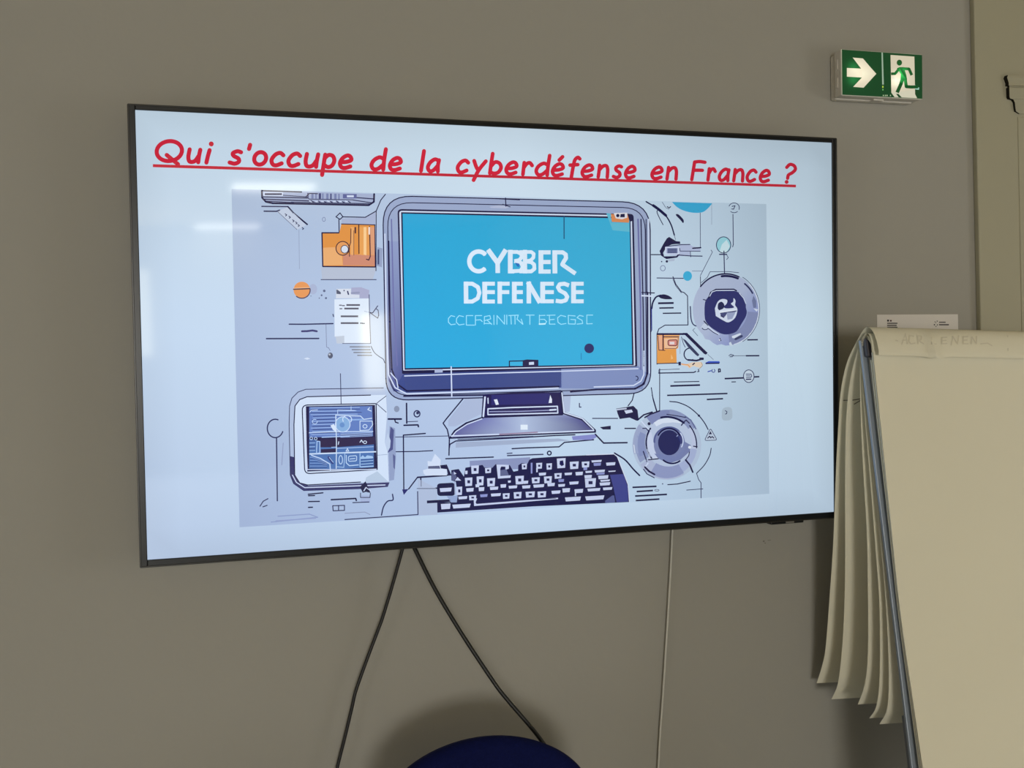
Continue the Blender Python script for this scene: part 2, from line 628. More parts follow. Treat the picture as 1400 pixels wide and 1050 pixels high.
def glyph(dr, ch, x0, x1, yb, xh, w, color, z, slant=0.15, ysl=0.035):
    strokes = []
    for s in GL[ch]:
        if s[0] == 'e':
            strokes.append([(s[1] + s[3] * math.cos(2 * PI * k / 28), s[2] + s[4] * math.sin(2 * PI * k / 28)) for k in range(29)])
        elif s[0] == 'd':
            strokes.append([(s[1], s[2])])
        else:
            strokes.append([(p[0], p[1]) for p in catmull([(a, b, 0) for a, b in s], 6)])
    W = x1 - x0 - w
    sh = slant * xh / max(W, 1) if W > 1 else 0
    pts = [[(x + sh * y, y) for x, y in s] for s in strokes]
    mn = min(p[0] for s in pts for p in s)
    mx = max(p[0] for s in pts for p in s)
    if mx - mn < 1e-6:
        mx = mn + 1
    for s in pts:
        q = [(x0 + w / 2 + (p[0] - mn) / (mx - mn) * W, yb - p[1] * xh) for p in s]
        q = [(a, b + ysl * (a - x0)) for a, b in q]
        if len(q) == 1:
            dr.disc(q[0][0], q[0][1], w * .58, color, z)
        else:
            dr.line(q, w, color, z)


RED = (203, 40, 62)
d = D(3)
d.frame(200, 170, 4.667)
for ch, x0, x1 in (('Q', 53, 241), ('u', 255, 358), ('i', 370, 428), ('s', 518, 618), ("'", 642, 676), ('o', 675, 778), ('c', 785, 888), ('c', 893, 995), ('u', 1003, 1110), ('p', 1108, 1213), ('e', 1222, 1322)):
    ul = 262 + (x0 - 45) * .0391
    glyph(d, ch, x0, x1, ul - 31, 80, 27, RED, 0, ysl=.039)
d.frame(490, 170, 4.667)
for ch, x0, x1 in (('d', 70, 188), ('e', 187, 284), ('l', 386, 431), ('a', 430, 527), ('c', 620, 713), ('y', 722, 825), ('b', 826, 922), ('e', 930, 1022), ('r', 1037, 1120), ('d', 1122, 1232), ('\u00e9', 1226, 1318), ('f', 1338, 1424)):
    ul = 315 + x0 * .0325
    k = x0 / 1400
    glyph(d, ch, x0, x1, ul - 31 + 2 * k, 78 - 4 * k, 26.5 - 3 * k, RED, 0, ysl=.0325)
d.frame(790, 185, 4.516)
for ch, x0, x1 in (('e', 15, 102), ('n', 114, 195), ('s', 208, 280), ('e', 283, 363), ('e', 446, 530), ('n', 539, 619), ('F', 692, 795), ('r', 792, 858), ('a', 862, 943), ('n', 951, 1029), ('c', 1034, 1110), ('e', 1115, 1192), ('?', 1278, 1353)):
    ul = 282 + x0 * .0268
    k = x0 / 1400
    glyph(d, ch, x0, x1, ul - 28 + 2 * k, 72 - 3 * k, 22.5 - 2 * k, RED, 0, ysl=.0268)
d.frame(0, 0, 1)
d.poly([(209, 224.5), (1088, 252.6), (1088, 256.2), (209, 228.6)], RED, 1)
d.build('title_text', M_SCREEN, screen)

# ---- the picture under the title
INK = (30, 30, 72)
INK2 = (52, 56, 96)
PALE = (208, 220, 246)
PICB = (176, 195, 224)
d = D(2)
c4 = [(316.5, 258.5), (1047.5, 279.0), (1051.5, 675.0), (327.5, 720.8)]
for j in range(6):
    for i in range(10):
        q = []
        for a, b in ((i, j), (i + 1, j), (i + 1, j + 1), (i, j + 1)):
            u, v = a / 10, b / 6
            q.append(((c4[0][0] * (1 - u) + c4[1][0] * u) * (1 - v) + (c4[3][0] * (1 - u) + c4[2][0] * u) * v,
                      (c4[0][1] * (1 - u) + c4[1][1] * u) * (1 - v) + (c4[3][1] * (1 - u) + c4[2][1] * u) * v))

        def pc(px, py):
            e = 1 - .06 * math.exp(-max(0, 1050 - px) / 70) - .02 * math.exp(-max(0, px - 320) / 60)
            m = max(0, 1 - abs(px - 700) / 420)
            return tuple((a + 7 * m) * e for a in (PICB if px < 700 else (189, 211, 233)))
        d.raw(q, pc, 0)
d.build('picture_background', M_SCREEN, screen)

# ---- drawn diagrams: loose lines, dots and labels all over the picture
d = D(4)
d.lw = 1.2
d.frame(310, 250, 6.364)      # upper left
d.poly([(305, 68), (1282, 98), (1280, 165), (1235, 195), (400, 178), (340, 165), (308, 130)], (165, 178, 212), 0)
d.line([(305, 68), (308, 130), (340, 165), (400, 178), (1235, 195), (1280, 165), (1282, 98)], 13, INK, 2)
d.line([(310, 68), (650, 80)], 10, INK, 2)
for y0, y1, w, xa, xb in ((122, 132, 9, 320, 700), (143, 158, 9, 330, 740), (160, 172, 7, 345, 580), (108, 122, 6, 490, 690), (168, 182, 7, 560, 1240), (150, 175, 7, 1100, 1265), (128, 140, 8, 1120, 1275)):
    d.line([(xa, y0), (xb, y1)], w, INK2, 1)
d.rect(318, 82, 172, 34, PALE, 1)
d.rect(330, 90, 150, 17, INK2, 2)
for i, x in enumerate((700, 735, 770, 800, 830, 865, 900, 935, 970)):
    d.rect(x, 88 + i, 20 if i % 2 else 12, 48, (120, 132, 178) if i % 3 else (60, 66, 120), 2)
d.line([(690, 120), (720, 92), (790, 95)], 7, INK, 3)
d.line([(690, 122), (720, 142), (1100, 148)], 6, INK2, 3)
d.rect(1010, 98, 120, 38, (96, 104, 158), 2)
d.rect(1045, 108, 60, 18, PALE, 3)
for i in range(14):
    x = 720 + i * 26
    d.line([(x, 158 + (i % 3) * 3), (x + 16, 166 + (i % 2) * 5)], 7, INK2 if i % 2 else PALE, 3)
d.line([(305, 205), (530, 207)], 9, INK2, 0)
d.line([(325, 247), (432, 248), (460, 238)], 10, INK2, 0)
d.line([(532, 208), (580, 262), (700, 362)], 11, INK, 0)
d.poly([(440, 245), (532, 212), (690, 370), (612, 408)], (196, 208, 230), 0)
d.line([(440, 248), (612, 408)], 3, INK2, 1)
for x, y in ((508, 270), (540, 290), (572, 322), (598, 340), (618, 362), (655, 388)):
    d.line([(x, y), (x + 14, y + 10), (x + 4, y + 18)], 6, INK2, 2)
d.line([(628, 408), (632, 750)], 3, (140, 152, 186), 0)
d.arc(845, 318, 13, 18, 0, 360, 4, (120, 130, 165), 0)
d.line([(820, 842), (1300, 842)], 6, INK2, 0)
d.line([(950, 296), (985, 262), (1010, 295), (985, 318), (950, 296)], 7, INK, 1)
d.line([(975, 320), (978, 435)], 7, INK, 0)
d.line([(1012, 296), (1205, 300), (1300, 245), (1340, 150), (1380, 100)], 7, INK, 0)
d.line([(1300, 245), (1298, 765)], 6, INK, 0)
d.poly([(1210, 300), (1296, 250), (1292, 360), (1000, 355), (1000, 310)], (170, 182, 214), -1)
d.poly([(1310, 560), (1355, 570), (1350, 735), (1300, 720)], (150, 162, 196), 0)
d.rect(1312, 580, 14, 130, (70, 80, 120), 1)
d.poly([(820, 735), (1295, 735), (1295, 765), (1270, 840), (830, 838)], (184, 194, 214), -1)
d.disc(653, 932, 72, (232, 156, 96), 1)
d.arc(653, 934, 72, 70, -10, 130, 8, (90, 80, 100), 2)
d.disc(750, 925, 36, (172, 184, 214), 0, 45)
d.line([(582, 926), (722, 920)], 10, (96, 80, 86), 3)
d.line([(580, 918), (722, 911)], 4, (250, 205, 165), 3)
for x, y, r in ((848, 940, 11), (825, 978, 8), (863, 1003, 9), (805, 1003, 5), (732, 985, 4)):
    d.disc(x, y, r, (98, 108, 140), 0)
d.frame(370, 375, 8.75)       # lines and pendant, left
d.line([(222, 597), (400, 598), (745, 590)], 13, INK2, 0)
d.line([(375, 682), (440, 680), (500, 672), (552, 682)], 20, (74, 74, 120), 0)
d.line([(-50, 770), (575, 768)], 14, INK2, 0)
d.line([(662, 600), (668, 870), (690, 880)], 5, (120, 128, 160), 0)
d.line([(690, 875), (712, 915)], 5, (120, 128, 160), 0)
d.disc(714, 972, 30, (92, 98, 118), 0, 36)
d.disc(705, 960, 12, (190, 195, 205), 1)
d.poly([(395, 1008), (440, 995), (475, 1012), (435, 1022)], (215, 228, 246), 0)
for i, (xa, xb) in enumerate(((950, 1185), (975, 1190), (995, 1200), (1040, 1207))):
    d.line([(xa, 868 + 34 * i), (xb, 868 + 34 * i)], 11, (120, 124, 140), 0)
d.curve([(1200, 860), (1240, 935), (1300, 985), (1345, 1015), (1365, 1060)], 7, INK2, 0)
d.line([(1120, 442), (1185, 458), (1280, 525), (1292, 490), (1285, 430), (1265, 415)], 8, INK2, 4)
d.line([(1185, 458), (1220, 462), (1280, 378)], 9, INK2, 4)
d.frame(180, 480, 3.5)        # lower left
d.arc(687, 370, 38, 44, 20, 290, 5, INK2, 0)
d.line([(693, 413), (697, 716)], 5, INK2, 0)
d.line([(725, 440), (718, 545)], 3, (150, 162, 196), 0)
d.line([(614, 742), (630, 718), (652, 706)], 4, INK2, 0)
d.line([(628, 745), (648, 738)], 4, INK2, 0)
d.line([(845, 685), (915, 678)], 5, INK, 0)
for y, x in ((692, 875), (720, 898), (748, 865)):
    d.line([(846, y), (x, y - 1)], 5, INK, 0)
d.line([(955, 711), (1072, 705), (1075, 715)], 6, INK, 0)
d.line([(962, 740), (1018, 738), (1018, 762), (964, 764), (962, 740)], 4, INK2, 0)
d.line([(990, 740), (990, 763)], 4, INK2, 0)
d.line([(668, 818), (890, 795), (850, 780), (700, 790)], 4, (150, 165, 205), 0)
d.line([(690, 812), (880, 800)], 4, (160, 172, 210), 0)
d.line([(1020, 806), (1370, 782), (1368, 672)], 4, INK2, 0)
d.curve([(1195, 785), (1205, 745), (1225, 718), (1250, 712), (1248, 685)], 5, INK2, 0)
d.line([(1020, 776), (1115, 770), (1140, 782)], 3, (150, 160, 190), 0)
d.rect(1095, 690, 46, 35, (172, 186, 220), 0)
d.line([(1058, 725), (1135, 722)], 4, INK2, 1)
d.line([(1228, 325), (1290, 325)], 7, INK, 0)
d.line([(1258, 326), (1262, 340), (1275, 344)], 5, INK, 0)
d.line([(1315, 250), (1316, 345)], 6, INK, 0)
d.line([(1303, 355), (1370, 353), (1372, 362)], 6, INK, 0)
d.line([(1320, 338), (1368, 336)], 3, INK2, 0)
d.disc(1268, 277, 13, (140, 152, 178), 0, 15)
d.arc(1365, 300, 14, 15, 0, 360, 5, INK2, 0)
d.disc(1368, 296, 7, INK2, 0)
d.poly([(1294, 662), (1325, 660), (1302, 688)], (40, 42, 110), 1)
d.line([(1302, 665), (1300, 402), (1405, 394)], 5, INK, 0)
d.line([(1228, 482), (1370, 480), (1440, 476)], 4, INK, 0)
d.line([(1232, 412), (1516, 406)], 3, INK2, 0)
d.line([(1325, 660), (1368, 603), (1560, 590)], 5, INK, 1)
d.frame(500, 480, 3.5)        # around the keyboard and the stand
d.line([(470, 222), (385, 325), (370, 345), (390, 375), (400, 420), (398, 498)], 5, INK, 0)
d.line([(383, 515), (610, 507)], 5, INK, 0)
d.line([(262, 605), (264, 655), (345, 655)], 4, INK, 0)
d.line([(700, 467), (770, 463), (925, 458), (950, 437), (1090, 424)], 5, INK, 0)
d.line([(678, 500), (848, 494)], 5, INK2, 0)
d.line([(676, 490), (700, 488)], 4, INK2, 0)
d.arc(878, 488, 9, 9, 0, 360, 5, INK, 0)
d.line([(1098, 398), (1138, 440), (1250, 438)], 6, INK, 0)
d.line([(1085, 322), (1205, 322)], 4, INK2, 0)
d.line([(1240, 370), (1290, 370)], 5, INK, 0)
d.poly([(1120, 364), (1172, 357), (1172, 375), (1135, 375)], INK, 0)
d.line([(1284, 200), (1275, 235), (1255, 262)], 4, INK, 0)
d.poly([(1198, 275), (1245, 268), (1280, 262), (1300, 282), (1306, 330), (1295, 333), (1262, 318), (1215, 325), (1205, 300)], INK, 1)
d.poly([(1236, 284), (1272, 280), (1278, 292), (1245, 300)], (205, 215, 240), 2)
d.line([(1202, 280), (1245, 275)], 6, (190, 200, 226), 2)
d.line([(1300, 330), (1330, 305), (1370, 292)], 6, INK, 1)
d.line([(1022, 250), (1022, 268), (1030, 268)], 4, INK2, 0)
d.poly([(570, 228), (475, 228), (395, 330), (395, 360), (430, 360), (555, 300)], (172, 186, 216), -1)
d.poly([(930, 105), (985, 170), (975, 290), (945, 292)], (176, 190, 220), -1)
d.curve([(1190, 488), (1240, 520), (1280, 565), (1310, 595)], 6, INK, 0)
d.frame(820, 540, 7)          # lines around the lower dial
d.line([(500, 0), (545, 152)], 7, INK, 0)
d.line([(572, -250), (572, 152)], 7, INK, 0)
d.curve([(668, 62), (750, 72), (850, 115), (940, 190), (1000, 265), (1035, 330)], 8, INK, 0)
d.disc(948, 198, 11, INK, 0)
d.curve([(1065, 510), (1050, 580), (1000, 670), (925, 750)], 7, INK, 0)
d.line([(925, 750), (945, 810), (968, 840), (968, 985)], 6, INK2, 0)
d.line([(830, 910), (985, 898)], 6, INK2, 0)
d.line([(650, 858), (740, 852), (865, 825)], 8, INK, 0)
d.line([(655, 795), (740, 780), (800, 755)], 8, INK, 2)
for xa, xb, y, dy in ((312, 542, 884, -10), (352, 508, 924, -10), (337, 642, 967, -16), (343, 570, 1010, -14)):
    d.line([(xa, y), (xb, y + dy)], 13, INK, 0, cap=False)
d.arc(545, 912, 22, 8, 0, 360, 4, INK2, 0)
d.poly(d.rr([(1058, 318), (1122, 432), (1000, 436)], 22), (190, 205, 226), 0)
d.line(d.rr([(1058, 318), (1122, 432), (1000, 436)], 22), 5, INK2, 1, close=True)
d.poly([(1057, 345), (1072, 375), (1042, 377)], INK, 1)
d.line([(1032, 412), (1050, 395), (1060, 410), (1075, 398), (1090, 412)], 8, INK, 1)
d.poly(d.rr([(1168, 120), (1265, 112), (1270, 240), (1165, 248)], 45), (172, 190, 208), -1)
d.line([(1200, 150), (1216, 160), (1212, 180), (1200, 182)], 6, INK2, 0)
d.frame(880, 440, 7.778)      # right middle
d.line([(140, 450), (140, 130), (160, 75), (225, 36), (470, 33), (465, -275), (430, -310), (400, -320), (340, -400), (310, -480)], 8, INK, 0)
d.line([(158, 545), (530, 538), (552, 528)], 10, INK, 0)
d.line([(160, 545), (160, 510), (380, 502)], 5, INK2, 0)
d.line([(572, 530), (586, 528), (580, 505)], 8, INK, 0)
for xa, ya, xb, yb, w in ((320, 640, 590, 634, 8), (282, 682, 598, 672, 15), (248, 782, 890, 762, 13), (670, 826, 843, 817, 13), (1100, 192, 1213, 190, 12), (1085, 361, 1228, 360, 12), (860, 604, 1062, 596, 14), (1172, 586, 1228, 583, 13), (932, 639, 980, 638, 8), (920, 362, 1085, 360, 4)):
    d.line([(xa, ya), (xb, yb)], w, INK, 0, cap=False)
d.line([(905, 360), (925, 345), (955, 355), (940, 372), (915, 372)], 6, INK2, 0)
d.disc(1116, 578, 56, (196, 212, 230), 1, 67)
d.arc(1116, 578, 56, 67, 0, 360, 7, INK2, 2)
d.line([(1088, 556), (1140, 556), (1148, 575), (1140, 590), (1090, 592)], 7, (70, 80, 120), 2)
d.line([(1090, 574), (1130, 574)], 6, (70, 80, 120), 2)
d.line([(1090, 612), (1138, 610)], 11, INK2, 2)
d.poly([(655, 435), (690, 418), (800, 418), (810, 430), (800, 447), (660, 450)], (60, 90, 200), 1)
d.line([(660, 442), (800, 440)], 10, INK, 2)
d.line([(682, 530), (715, 520)], 9, (60, 80, 180), 0)
d.arc(740, 520, 16, 17, -60, 230, 7, (70, 80, 150), 0)
d.line([(795, 535), (795, 502), (812, 502), (814, 530), (800, 530)], 10, INK, 0)
d.line([(80, 700), (100, 830), (135, 950)], 8, INK, 0)
d.frame(880, 360, 7.778)      # right upper middle
d.curve([(85, 480), (95, 420), (130, 360), (180, 340)], 14, INK, 1)
d.poly(catmull([(150, 350, 0), (205, 330, 0), (265, 345, 0), (302, 378, 0), (230, 382, 0), (180, 372, 0)], 4), INK, 1)
d.line([(82, 470), (84, 710)], 9, (50, 60, 140), 1)
d.line([(84, 710), (55, 790), (58, 1050)], 6, INK2, 1)
for xa, y, xb, w in ((152, 425, 318, 17), (165, 476, 318, 13), (202, 532, 398, 11)):
    d.line([(xa, y), (xb, y - 3)], w, INK, 0, cap=False)
d.disc(465, 135, 47, (60, 172, 218), 1, 52)
d.line([(140, 156), (420, 160)], 8, INK2, 0)
d.line([(515, 82), (620, 82)], 5, (120, 132, 160), 0)
d.arc(203, 52, 26, 28, 0, 360, 6, (120, 130, 165), 0)
d.line([(310, 170), (340, 240), (400, 315)], 5, INK2, 0)
d.line([(545, 690), (520, 710), (575, 772)], 4, INK2, 0)
d.curve([(495, 460), (505, 600), (540, 660), (620, 668)], 10, INK2, 0)
d.frame(880, 270, 7.778)      # upper right
d.poly(catmull([(300, 48, 0), (350, 100, 0), (420, 138, 0), (520, 162, 0), (620, 158, 0), (680, 118, 0), (728, 62, 0)], 5), (56, 168, 216), 1)
d.line([(600, 165), (602, 530)], 5, INK2, 0)
d.line([(722, 60), (722, 290)], 4, (140, 156, 180), 0)
d.arc(960, 110, 56, 52, -160, 20, 6, INK2, 0)
d.arc(960, 110, 56, 52, 50, 130, 6, INK2, 0)
d.line([(938, 95), (970, 88), (955, 125), (935, 122)], 7, INK2, 0)
d.line([(948, 180), (952, 500), (945, 525)], 7, INK2, 0)
d.disc(848, 505, 76, (150, 208, 224), 1, 86)
d.poly([(800, 590), (830, 500), (880, 450), (915, 520), (870, 600)], (200, 226, 238), 2)
d.arc(848, 505, 76, 86, 0, 360, 7, INK2, 3)
d.line([(805, 605), (880, 605)], 11, INK2, 3)
d.line([(852, 570), (858, 810)], 9, INK2, 3)
d.line([(882, 610), (898, 640), (880, 660)], 5, INK2, 2)
d.line([(602, 830), (730, 580), (715, 560)], 5, INK2, 0)
d.line([(605, 970), (602, 840)], 6, INK, 0)
d.line([(612, 905), (675, 850), (705, 790), (900, 788), (1010, 800)], 5, INK2, 0)
d.curve([(25, 45), (100, 90), (165, 135), (235, 195), (290, 290), (325, 400)], 12, INK, 1)
d.curve([(100, 85), (160, 128), (235, 192)], 24, INK, 1)
d.line([(325, 400), (338, 450)], 4, INK2, 0)
d.curve([(165, 125), (140, 150), (165, 215), (205, 290)], 7, INK, 1)
d.line([(195, 48), (235, 110), (270, 125)], 4, INK2, 0)
d.line([(250, 98), (270, 112), (285, 98)], 8, INK, 0)
d.poly(catmull([(340, 178, 0), (365, 178, 0), (405, 215, 0), (425, 245, 0), (418, 272, 0), (385, 235, 0), (345, 195, 0)], 4), INK, 1)
d.line([(80, 608), (180, 608)], 9, INK, 0)
d.poly([(270, 420), (345, 465), (385, 468), (388, 495), (350, 495), (300, 500), (245, 520), (205, 590), (220, 640), (350, 640), (240, 655), (185, 620), (168, 570), (205, 500), (245, 435)], INK, 2)
d.poly([(240, 520), (400, 495), (490, 498), (515, 518), (600, 535), (605, 572), (495, 575), (500, 620), (370, 625), (225, 605)], (176, 188, 222), 1)
d.rect(250, 540, 105, 55, (110, 122, 170), 3)
d.line([(232, 530), (370, 530), (372, 600), (230, 600), (232, 530)], 9, PALE, 4)
for y in (552, 568, 584):
    d.line([(255, y), (350, y)], 5, INK, 4)
d.line([(240, 520), (400, 502), (490, 500)], 8, INK2, 4)
d.line([(380, 540), (385, 570), (600, 572)], 6, INK2, 4)
d.line([(520, 540), (605, 534)], 12, INK, 4)
d.line([(370, 612), (500, 622), (620, 624)], 9, INK2, 4)
d.line([(495, 578), (498, 632)], 6, INK2, 4)
d.line([(220, 635), (350, 632), (372, 605)], 14, INK, 3)
d.poly([(255, 660), (330, 650), (325, 675), (262, 682)], (176, 190, 216), 2)
d.disc(245, 680, 13, INK, 3)
d.disc(190, 682, 7, INK2, 1)
d.build('drawn_diagrams', M_SCREEN, screen)

# ---- drawn folder (orange) and the small orange notebook at the right
d = D(6)
d.frame(310, 250, 6.364)
d.poly([(828, 435), (975, 435), (980, 430), (997, 360), (1290, 365), (1290, 730), (835, 728)], (226, 150, 76), 0)
d.poly([(835, 565), (940, 560), (1000, 610), (1010, 715), (838, 720)], (236, 176, 118), 1)
d.poly([(1010, 620), (1290, 632), (1288, 722), (1010, 718)], (208, 142, 118), 1)
for x0, x1, c in ((1078, 1105, (236, 172, 110)), (1150, 1190, (234, 164, 92)), (1190, 1215, (250, 206, 150)), (1216, 1245, (230, 158, 88)), (1245, 1290, (222, 160, 124))):
    d.poly([(x0, 385), (x1, 385), (x1, 630), (x0, 625)], c, 2)
d.line([(1148, 365), (1150, 615)], 9, (70, 46, 50), 3)
d.line([(1080, 400), (1078, 520), (1062, 560), (1068, 640)], 7, (80, 54, 60), 3)
d.line([(1105, 415), (1105, 630)], 5, (120, 80, 70), 3)
d.line([(1242, 380), (1248, 640), (1235, 672), (1215, 665)], 9, (60, 40, 60), 3)
d.rect(1232, 385, 14, 65, (245, 225, 215), 4)
d.rect(1112, 385, 12, 55, (60, 40, 60), 3)
d.disc(1008, 570, 58, (230, 160, 100), 3)
d.arc(1008, 570, 58, 60, 0, 360, 8, (60, 44, 60), 4)
d.poly(catmull([(990, 590, 0), (1005, 555, 0), (1045, 545, 0), (1058, 580, 0), (1035, 612, 0), (1005, 605, 0)], 4), (215, 224, 240), 4)
d.arc(1025, 578, 32, 34, 0, 360, 6, (60, 44, 60), 5)
d.line([(975, 435), (828, 435), (835, 728), (1292, 732)], 11, INK, 5)
d.line([(997, 358), (1290, 366)], 8, INK, 5)
d.line([(1288, 366), (1292, 732)], 8, INK, 5)
d.build('drawn_folder', M_SCREEN, screen)
d = D(6)
d.frame(880, 440, 7.778)
d.poly([(142, 140), (380, 140), (365, 280), (345, 290), (350, 442), (140, 445)], (232, 168, 108), 0)
d.poly([(150, 300), (345, 290), (350, 442), (140, 445)], (228, 156, 80), 1)
d.poly([(155, 150), (195, 150), (195, 300), (155, 300)], (232, 172, 140), 2)
d.poly([(215, 180), (365, 170), (362, 262), (340, 284), (222, 282)], (236, 190, 156), 2)
d.line([(205, 140), (205, 300)], 14, (80, 46, 64), 3)
d.line([(150, 150), (160, 300), (225, 304)], 8, (80, 46, 64), 3)
d.poly(d.rr([(256, 195), (355, 190), (352, 255), (258, 252)], 18), (214, 140, 130), 3)
d.line(d.rr([(256, 195), (355, 190), (352, 255), (258, 252)], 18), 9, (110, 58, 66), 4, close=True)
d.rect(275, 212, 50, 28, (226, 214, 218), 4)
d.line([(222, 284), (340, 284), (362, 262), (365, 170)], 6, (110, 70, 70), 4)
d.line([(205, 160), (372, 160)], 9, INK, 4)
d.poly([(290, 345), (312, 390), (290, 400)], (244, 190, 126), 2)
d.line([(138, 130), (415, 130), (455, 130)], 20, INK, 4, cap=False)
d.poly([(415, 118), (460, 118), (678, 330), (660, 350), (640, 340), (440, 142)], INK, 4)
d.line([(678, 345), (740, 402)], 4, INK2, 3)
d.line([(140, 445), (390, 438)], 9, INK, 4)
d.rect(368, 425, 26, 38, INK, 4)
d.poly([(410, 175), (445, 195), (590, 350), (575, 368), (550, 350), (470, 270)], (54, 60, 96), 4)
d.line([(400, 160), (420, 230), (440, 270)], 7, INK2, 3)
d.line([(385, 175), (385, 340)], 5, (140, 150, 170), 3)
d.arc(490, 345, 62, 65, 60, 260, 12, INK, 4)
d.line([(470, 405), (560, 412), (630, 392)], 18, INK, 4)
d.rect(590, 380, 45, 26, INK, 5)
d.poly([(400, 445), (450, 450), (520, 430), (610, 425), (628, 450), (600, 490), (560, 480), (530, 470), (480, 495), (465, 475), (400, 460)], (226, 206, 186), 2)
d.line([(400, 448), (470, 458), (490, 480)], 9, (232, 150, 80), 3)
d.line([(520, 455), (538, 440)], 12, INK, 3)
d.line([(610, 430), (625, 465), (585, 505)], 5, (150, 130, 110), 3)
d.build('drawn_notebook', M_SCREEN, screen)

# ---- drawn document sheet
d = D(6)
d.frame(370, 375, 8.75)
d.poly([(965, 160), (1080, 155), (1180, 190), (1172, 290), (960, 285)], (170, 174, 206), 0)
d.poly([(785, 175), (962, 172), (962, 240), (1062, 245), (1062, 285), (780, 288)], (214, 222, 236), 1)
d.poly([(785, 185), (800, 185), (838, 215), (840, 238), (788, 235)], (90, 96, 118), 2)
d.line([(920, 205), (930, 240)], 16, INK2, 2)
d.line([(970, 225), (1055, 220)], 24, (150, 156, 186), 2)
d.disc(878, 195, 8, INK2, 2)
d.poly([(762, 300), (1180, 288), (1192, 825), (790, 828), (780, 760), (765, 745)], (222, 235, 250), 2)
d.poly([(765, 745), (880, 735), (880, 826), (790, 828), (780, 760)], (196, 206, 220), 3)
d.line([(1178, 245), (1182, 480), (1195, 825)], 10, (88, 92, 124), 4)
d.line([(860, 828), (1195, 826)], 8, (88, 92, 124), 4)
for xa, xb, y in ((905, 1068, 368), (880, 1052, 410), (838, 1046, 503), (838, 1050, 584)):
    d.line([(xa, y), (xb, y)], 21, (96, 96, 112), 4, cap=False)
for x, y in ((835, 370), (870, 375), (840, 412), (1085, 585), (1110, 588)):
    d.line([(x - 12, y), (x + 12, y)], 13, (104, 104, 120), 4)
d.line([(745, 480), (752, 505)], 14, (90, 96, 124), 3)
d.build('drawn_document', M_SCREEN, screen)

# ---- drawn computer monitor
d = D(10)
d.frame(0, 0, 1)
outer = d.rr([(523, 267.5), (888.5, 277.0), (889.5, 537.5), (528, 547.5)], [40, 38, 30, 30], 8)
d.poly(outer, (156, 171, 207), 0)
d.line(outer, 1.5, INK, 4, close=True)
d.poly([(529, 330), (546, 330), (551, 512), (556, 535), (538, 535), (531, 520)], (96, 98, 160), 1,
       cols=[(146, 160, 202), (146, 160, 202), (82, 92, 152), (68, 80, 140), (68, 80, 140), (92, 102, 162)])
d.poly([(552, 510), (768, 504), (768, 530), (556, 537), (540, 530)], (64, 78, 138), 1)
d.poly([(767, 504), (872, 500), (884, 510), (878, 532), (767, 531)], (128, 144, 192), 1)
ri = d.rr([(529.5, 276.5), (881.5, 284.5), (884, 531), (533.5, 541)], [34, 30, 24, 26], 8)
d.line(ri, 1.2, INK, 4, close=True)
d.line([(535, 300), (538, 420), (543, 500)], 1.6, (110, 114, 170), 3)
d.line([(526, 320), (528, 440), (531, 512), (540, 530), (556, 538.5), (640, 535.8), (763, 530.5)], 1.7, PALE, 5)
d.line([(531, 330), (533, 440), (535.5, 505), (543, 525), (556, 534.5), (764, 528.4)], 2.2, INK, 5)
d.line([(552, 541.5), (660, 540), (766, 534.5)], 2.2, INK, 5)
d.line([(534, 510), (542, 519), (544, 530)], 1.5, PALE, 6)
d.line([(812, 529), (866, 527), (876, 521), (880, 512), (880, 480)], 1.6, PALE, 5)
d.line([(780, 535.5), (815, 532.5), (868, 531.5), (880, 525), (885, 510), (885, 400)], 2.4, INK, 5)
d.line([(886.5, 300), (887.5, 510)], 1.6, PALE, 5)
d.line([(876, 300), (879, 420), (880, 500)], 1.6, INK, 5)
d.line([(872, 300), (875.5, 420), (876, 505)], 2.2, (110, 114, 170), 4)
d.line([(883, 300), (884, 400)], 1.2, INK, 5)
d.line([(553, 514), (640, 511), (768, 507.5), (872, 504)], 1.5, PALE, 6)
fr = [(543.3, 285.8), (866, 292.6), (871, 501.2), (549.5, 511.2)]
d.poly(d.rr(fr, [6, 5, 2, 2], 4), INK, 5)


def inset(q, a):
    return [(q[0][0] + a, q[0][1] + a), (q[1][0] - a, q[1][1] + a), (q[2][0] - a, q[2][1] - a), (q[3][0] + a, q[3][1] - a)]


d.poly(d.rr([(545.6, 288.2), (863.6, 294.6), (868.2, 500.0), (551.2, 507.6)], [4, 4, 1, 2], 4), PALE, 6)
d.poly([(548.2, 290.2), (861.6, 296.6), (866.2, 499.2), (553.0, 505.6)], INK, 7)
d.poly([(550.2, 292.2), (860.4, 299.0), (863.9, 497.6), (554.3, 503.4)], (48, 170, 219), 8,
       cols=[(48, 168, 218), (58, 174, 216), (56, 176, 222), (46, 170, 224)])
d.poly([(551, 506.6), (596, 505.6), (596, 509.4), (551, 510.6)], INK, 7)
d.poly([(594, 505.0), (605, 504.6), (605, 509.2), (594, 509.6)], (170, 182, 215), 8)
d.frame(500, 240, 3.5)
d.line([(668, 108), (670, 147)], 5, INK, 6)
d.line([(600, 110), (735, 117)], 4, INK, 6)
d.line([(655, 138), (690, 150)], 4, INK, 6)
d.poly([(590, 150), (640, 142), (690, 148), (670, 158), (600, 155)], (176, 186, 216), 5)
d.line([(948, 195), (948, 302)], 5, (30, 80, 120), 10)
d.poly([(1150, 180), (1172, 182), (1172, 225), (1258, 228), (1262, 270), (1180, 262)], (96, 186, 214), 9)
d.poly([(1172, 184), (1195, 186), (1240, 178), (1262, 186), (1258, 226), (1176, 222)], (216, 138, 90), 10)
d.poly([(1185, 180), (1250, 178), (1250, 202), (1225, 210), (1195, 205)], (220, 220, 230), 11)
d.disc(1205, 192, 8, INK, 12)
d.poly([(1218, 185), (1238, 183), (1238, 200), (1216, 200)], INK, 12)
